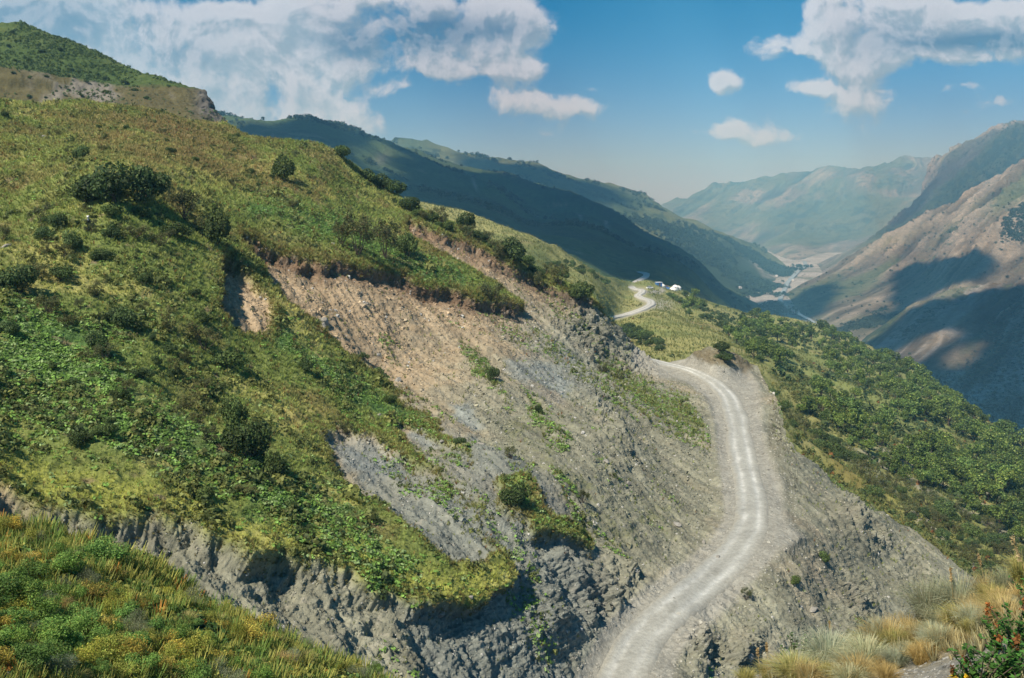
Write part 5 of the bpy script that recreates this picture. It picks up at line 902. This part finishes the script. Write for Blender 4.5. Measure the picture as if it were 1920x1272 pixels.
e = base('shed', 1232, 541, SLOPE, .3); box('wall', (0, 0, 1.1), (3.6, 3, 2.4), M_BLUE, e); box('roof', (0, 0, 2.42), (4, 3.4, .25), M_GRED, e, .9); box('door', (0, -1.51, .95), (.9, .08, 1.8), M_WOOD, e); finish(e, 'blue tarp shed left of the yurts', 'shed')
e = base('shed', 1247, 539.5, SLOPE, -.2); box('wall', (0, 0, .9), (3.8, 2.2, 1.9), M_WOOD, e); box('roof', (0, 0, 1.98), (4.2, 2.6, .2), M_WOOD, e, .92); box('door', (.8, -1.11, .8), (.9, .06, 1.5), M_BLUE, e); finish(e, 'low brown shed between the two groups of yurts', 'shed')
e = base('tent', 1254.5, 543, SLOPE, .5); box('canopy', (0, 0, 1.), (2.6, 2.4, 2.1), M_BLUE, e, .35); box('flap', (0, -1.0, .7), (.9, .1, 1.3), M_FELT, e); finish(e, 'small blue tent left of the right hand yurts', 'tent')
e = base('tent', 1288.5, 556, SLOPE, .2); box('canopy', (0, 0, .9), (2.8, 2.4, 2.0), M_FELT, e, .3); box('flap', (0, -1.0, .6), (.8, .1, 1.2), M_GRED, e); finish(e, 'small white tent among the trees right of the camp', 'tent')
e = base('parked_car', 1218, 542, SLOPE, .4, 0.); box('body', (0, 0, .72), (4.2, 1.7, .72), M_PAINT, e, .97); box('cabin', (-.2, 0, 1.32), (2.3, 1.5, .56), M_GLASS, e, .78); box('roof', (-.2, 0, 1.63), (1.7, 1.2, .08), M_PAINT, e)
for (x, y) in ((1.35, .8), (1.35, -.8), (-1.35, .8), (-1.35, -.8)):
    w = lathe('wheel', [(.02, -.11), (.28, -.11), (.34, -.07), (.34, .07), (.28, .11), (.02, .11)], M_RUB, e, 18); w.location = (x, y, .34); w.rotation_euler = (math.pi/2, 0, 0)
finish(e, 'small white car parked beside the pale road', 'car')
# goat: one continuous body
def goat():
    P = HILL.at(168, 430); me = bpy.data.meshes.new('goat'); v = [(0, 0, .62), (.22, 0, .64), (.42, 0, .66), (.56, 0, .82), (.66, 0, .98), (.84, 0, .90), (-.22, 0, .64), (-.42, 0, .64), (-.52, 0, .74)]
    r = [.17, .17, .15, .09, .085, .04, .17, .14, .03]; ed = [(0, 1), (1, 2), (2, 3), (3, 4), (4, 5), (0, 6), (6, 7), (7, 8)]
    for (x, y, root) in ((.38, .09, 2), (.38, -.09, 2), (-.38, .09, 7), (-.38, -.09, 7)):
        k = len(v); kx = .03 if x > 0 else -.05; v += [(x, y, .45), (x+kx, y, .26), (x, y, .03)]; r += [.065, .035, .03]; ed += [(root, k), (k, k+1), (k+1, k+2)]
    for y in (.06, -.06): k = len(v); v += [(.62, y*1.8, 1.03)]; r += [.022]; ed += [(4, k)]
    me.from_pydata(v, ed, []); o = bpy.data.objects.new('goat', me); link(o); sk = o.modifiers.new('skin', 'SKIN')
    for i, q in enumerate(me.skin_vertices[0].data): q.radius = (r[i], r[i])
    me.skin_vertices[0].data[0].use_root = True; sb = o.modifiers.new('sub', 'SUBSURF'); sb.levels = sb.render_levels = 2
    m = bpy.data.materials.new('goat_hide'); m.use_nodes = True; t = m.node_tree; N = NT(t); tc = N.n('ShaderNodeTexCoord'); sp_ = N.n('ShaderNodeSeparateXYZ'); t.links.new(tc.outputs['Object'], sp_.inputs[0]); z = N.n('ShaderNodeTexNoise'); z.inputs['Scale'].default_value = 4.; t.links.new(tc.outputs['Object'], z.inputs['Vector'])
    f = N.sstep(N.m('ADD', N.m('MULTIPLY', N.m('ABSOLUTE', N.m('SUBTRACT', sp_.outputs[0], .70)), -4.), z.outputs['Fac']), -.05, .1); t.links.new(N.mix(f, (.02, .02, .022, 1), (.75, .73, .7, 1)), t.nodes['Principled BSDF'].inputs['Base Color']); me.materials.append(m)
    o.location = P.tolist(); o.rotation_euler = (0, 0, -1.2); o.scale = (1.1, 1.1, 1.1); finish(o, 'small black goat with white face on the left slope', 'goat')
goat()
M_STEEL = mat_plain('mast_steel', (.14, .14, .14), .6, 1., .1)
def mast(px, py, patch, h, lab):
    e = base('power_pylon', px, py, patch, .4, 1.); tv = []
    for s_ in (-1, 1):
        for q in (-1, 1): tv.append(tube([(s_*h*.10, q*h*.10, 0), (s_*h*.03, q*h*.03, h*.7), (0, 0, h)], [h*.012]*3, 5))
    for k in range(6): z = k*h*.11; w = h*(.10-.1*z/h); tv += [tube([(-w, -w, z), (w, -w*.9, z+h*.1)], [h*.006]*2, 4), tube([(w, w, z), (-w, w*.9, z+h*.1)], [h*.006]*2, 4), tube([(w, -w, z), (w*.9, w, z+h*.1)], [h*.006]*2, 4)]
    t_ = cat(tv); obj('tower', mesh_np('tower', t_[0], t_[1], M_STEEL), e)
    for z, w in ((.66, .30), (.80, .38), (.93, .26)): t_ = cat([tube([(-h*w, 0, h*z), (h*w, 0, h*z)], [h*.014]*2, 5), tube([(-h*w, 0, h*z), (0, 0, h*(z+.05)), (h*w, 0, h*z)], [h*.007]*3, 4)]); obj('crossarm', mesh_np('crossarm', t_[0], t_[1], M_STEEL), e)
    finish(e, lab, 'pylon')
mast(513, 263, NEARRIDGE, 15., 'power pylon standing on the skyline left of centre'); mast(1471, 597, -260., 32., 'thin power pylon on the shaded valley floor')
for (a, b, pt, lab) in [(1463,516,-259.,'tiny white house at the foot of the green ridge'),(1487,527,-259.,'tiny white house on the far right river bank'),(1387,541,FARRIDGE,'tiny white house on the left bank by the cloud shadow'),(1456,519,-259.,'tiny pale house left of the ridge foot house')]:
    e = base('house', a, b, pt, random.uniform(0, 3)); box('wall', (0, 0, 2.2), (9, 6.5, 4.6), M_FELT, e); box('roof', (0, 0, 5.4), (9.8, 7.4, 1.9), M_GRED, e, .35); box('door', (0, -3.26, 1.4), (1.2, .1, 2.4), M_WOOD, e); finish(e, lab, 'house')
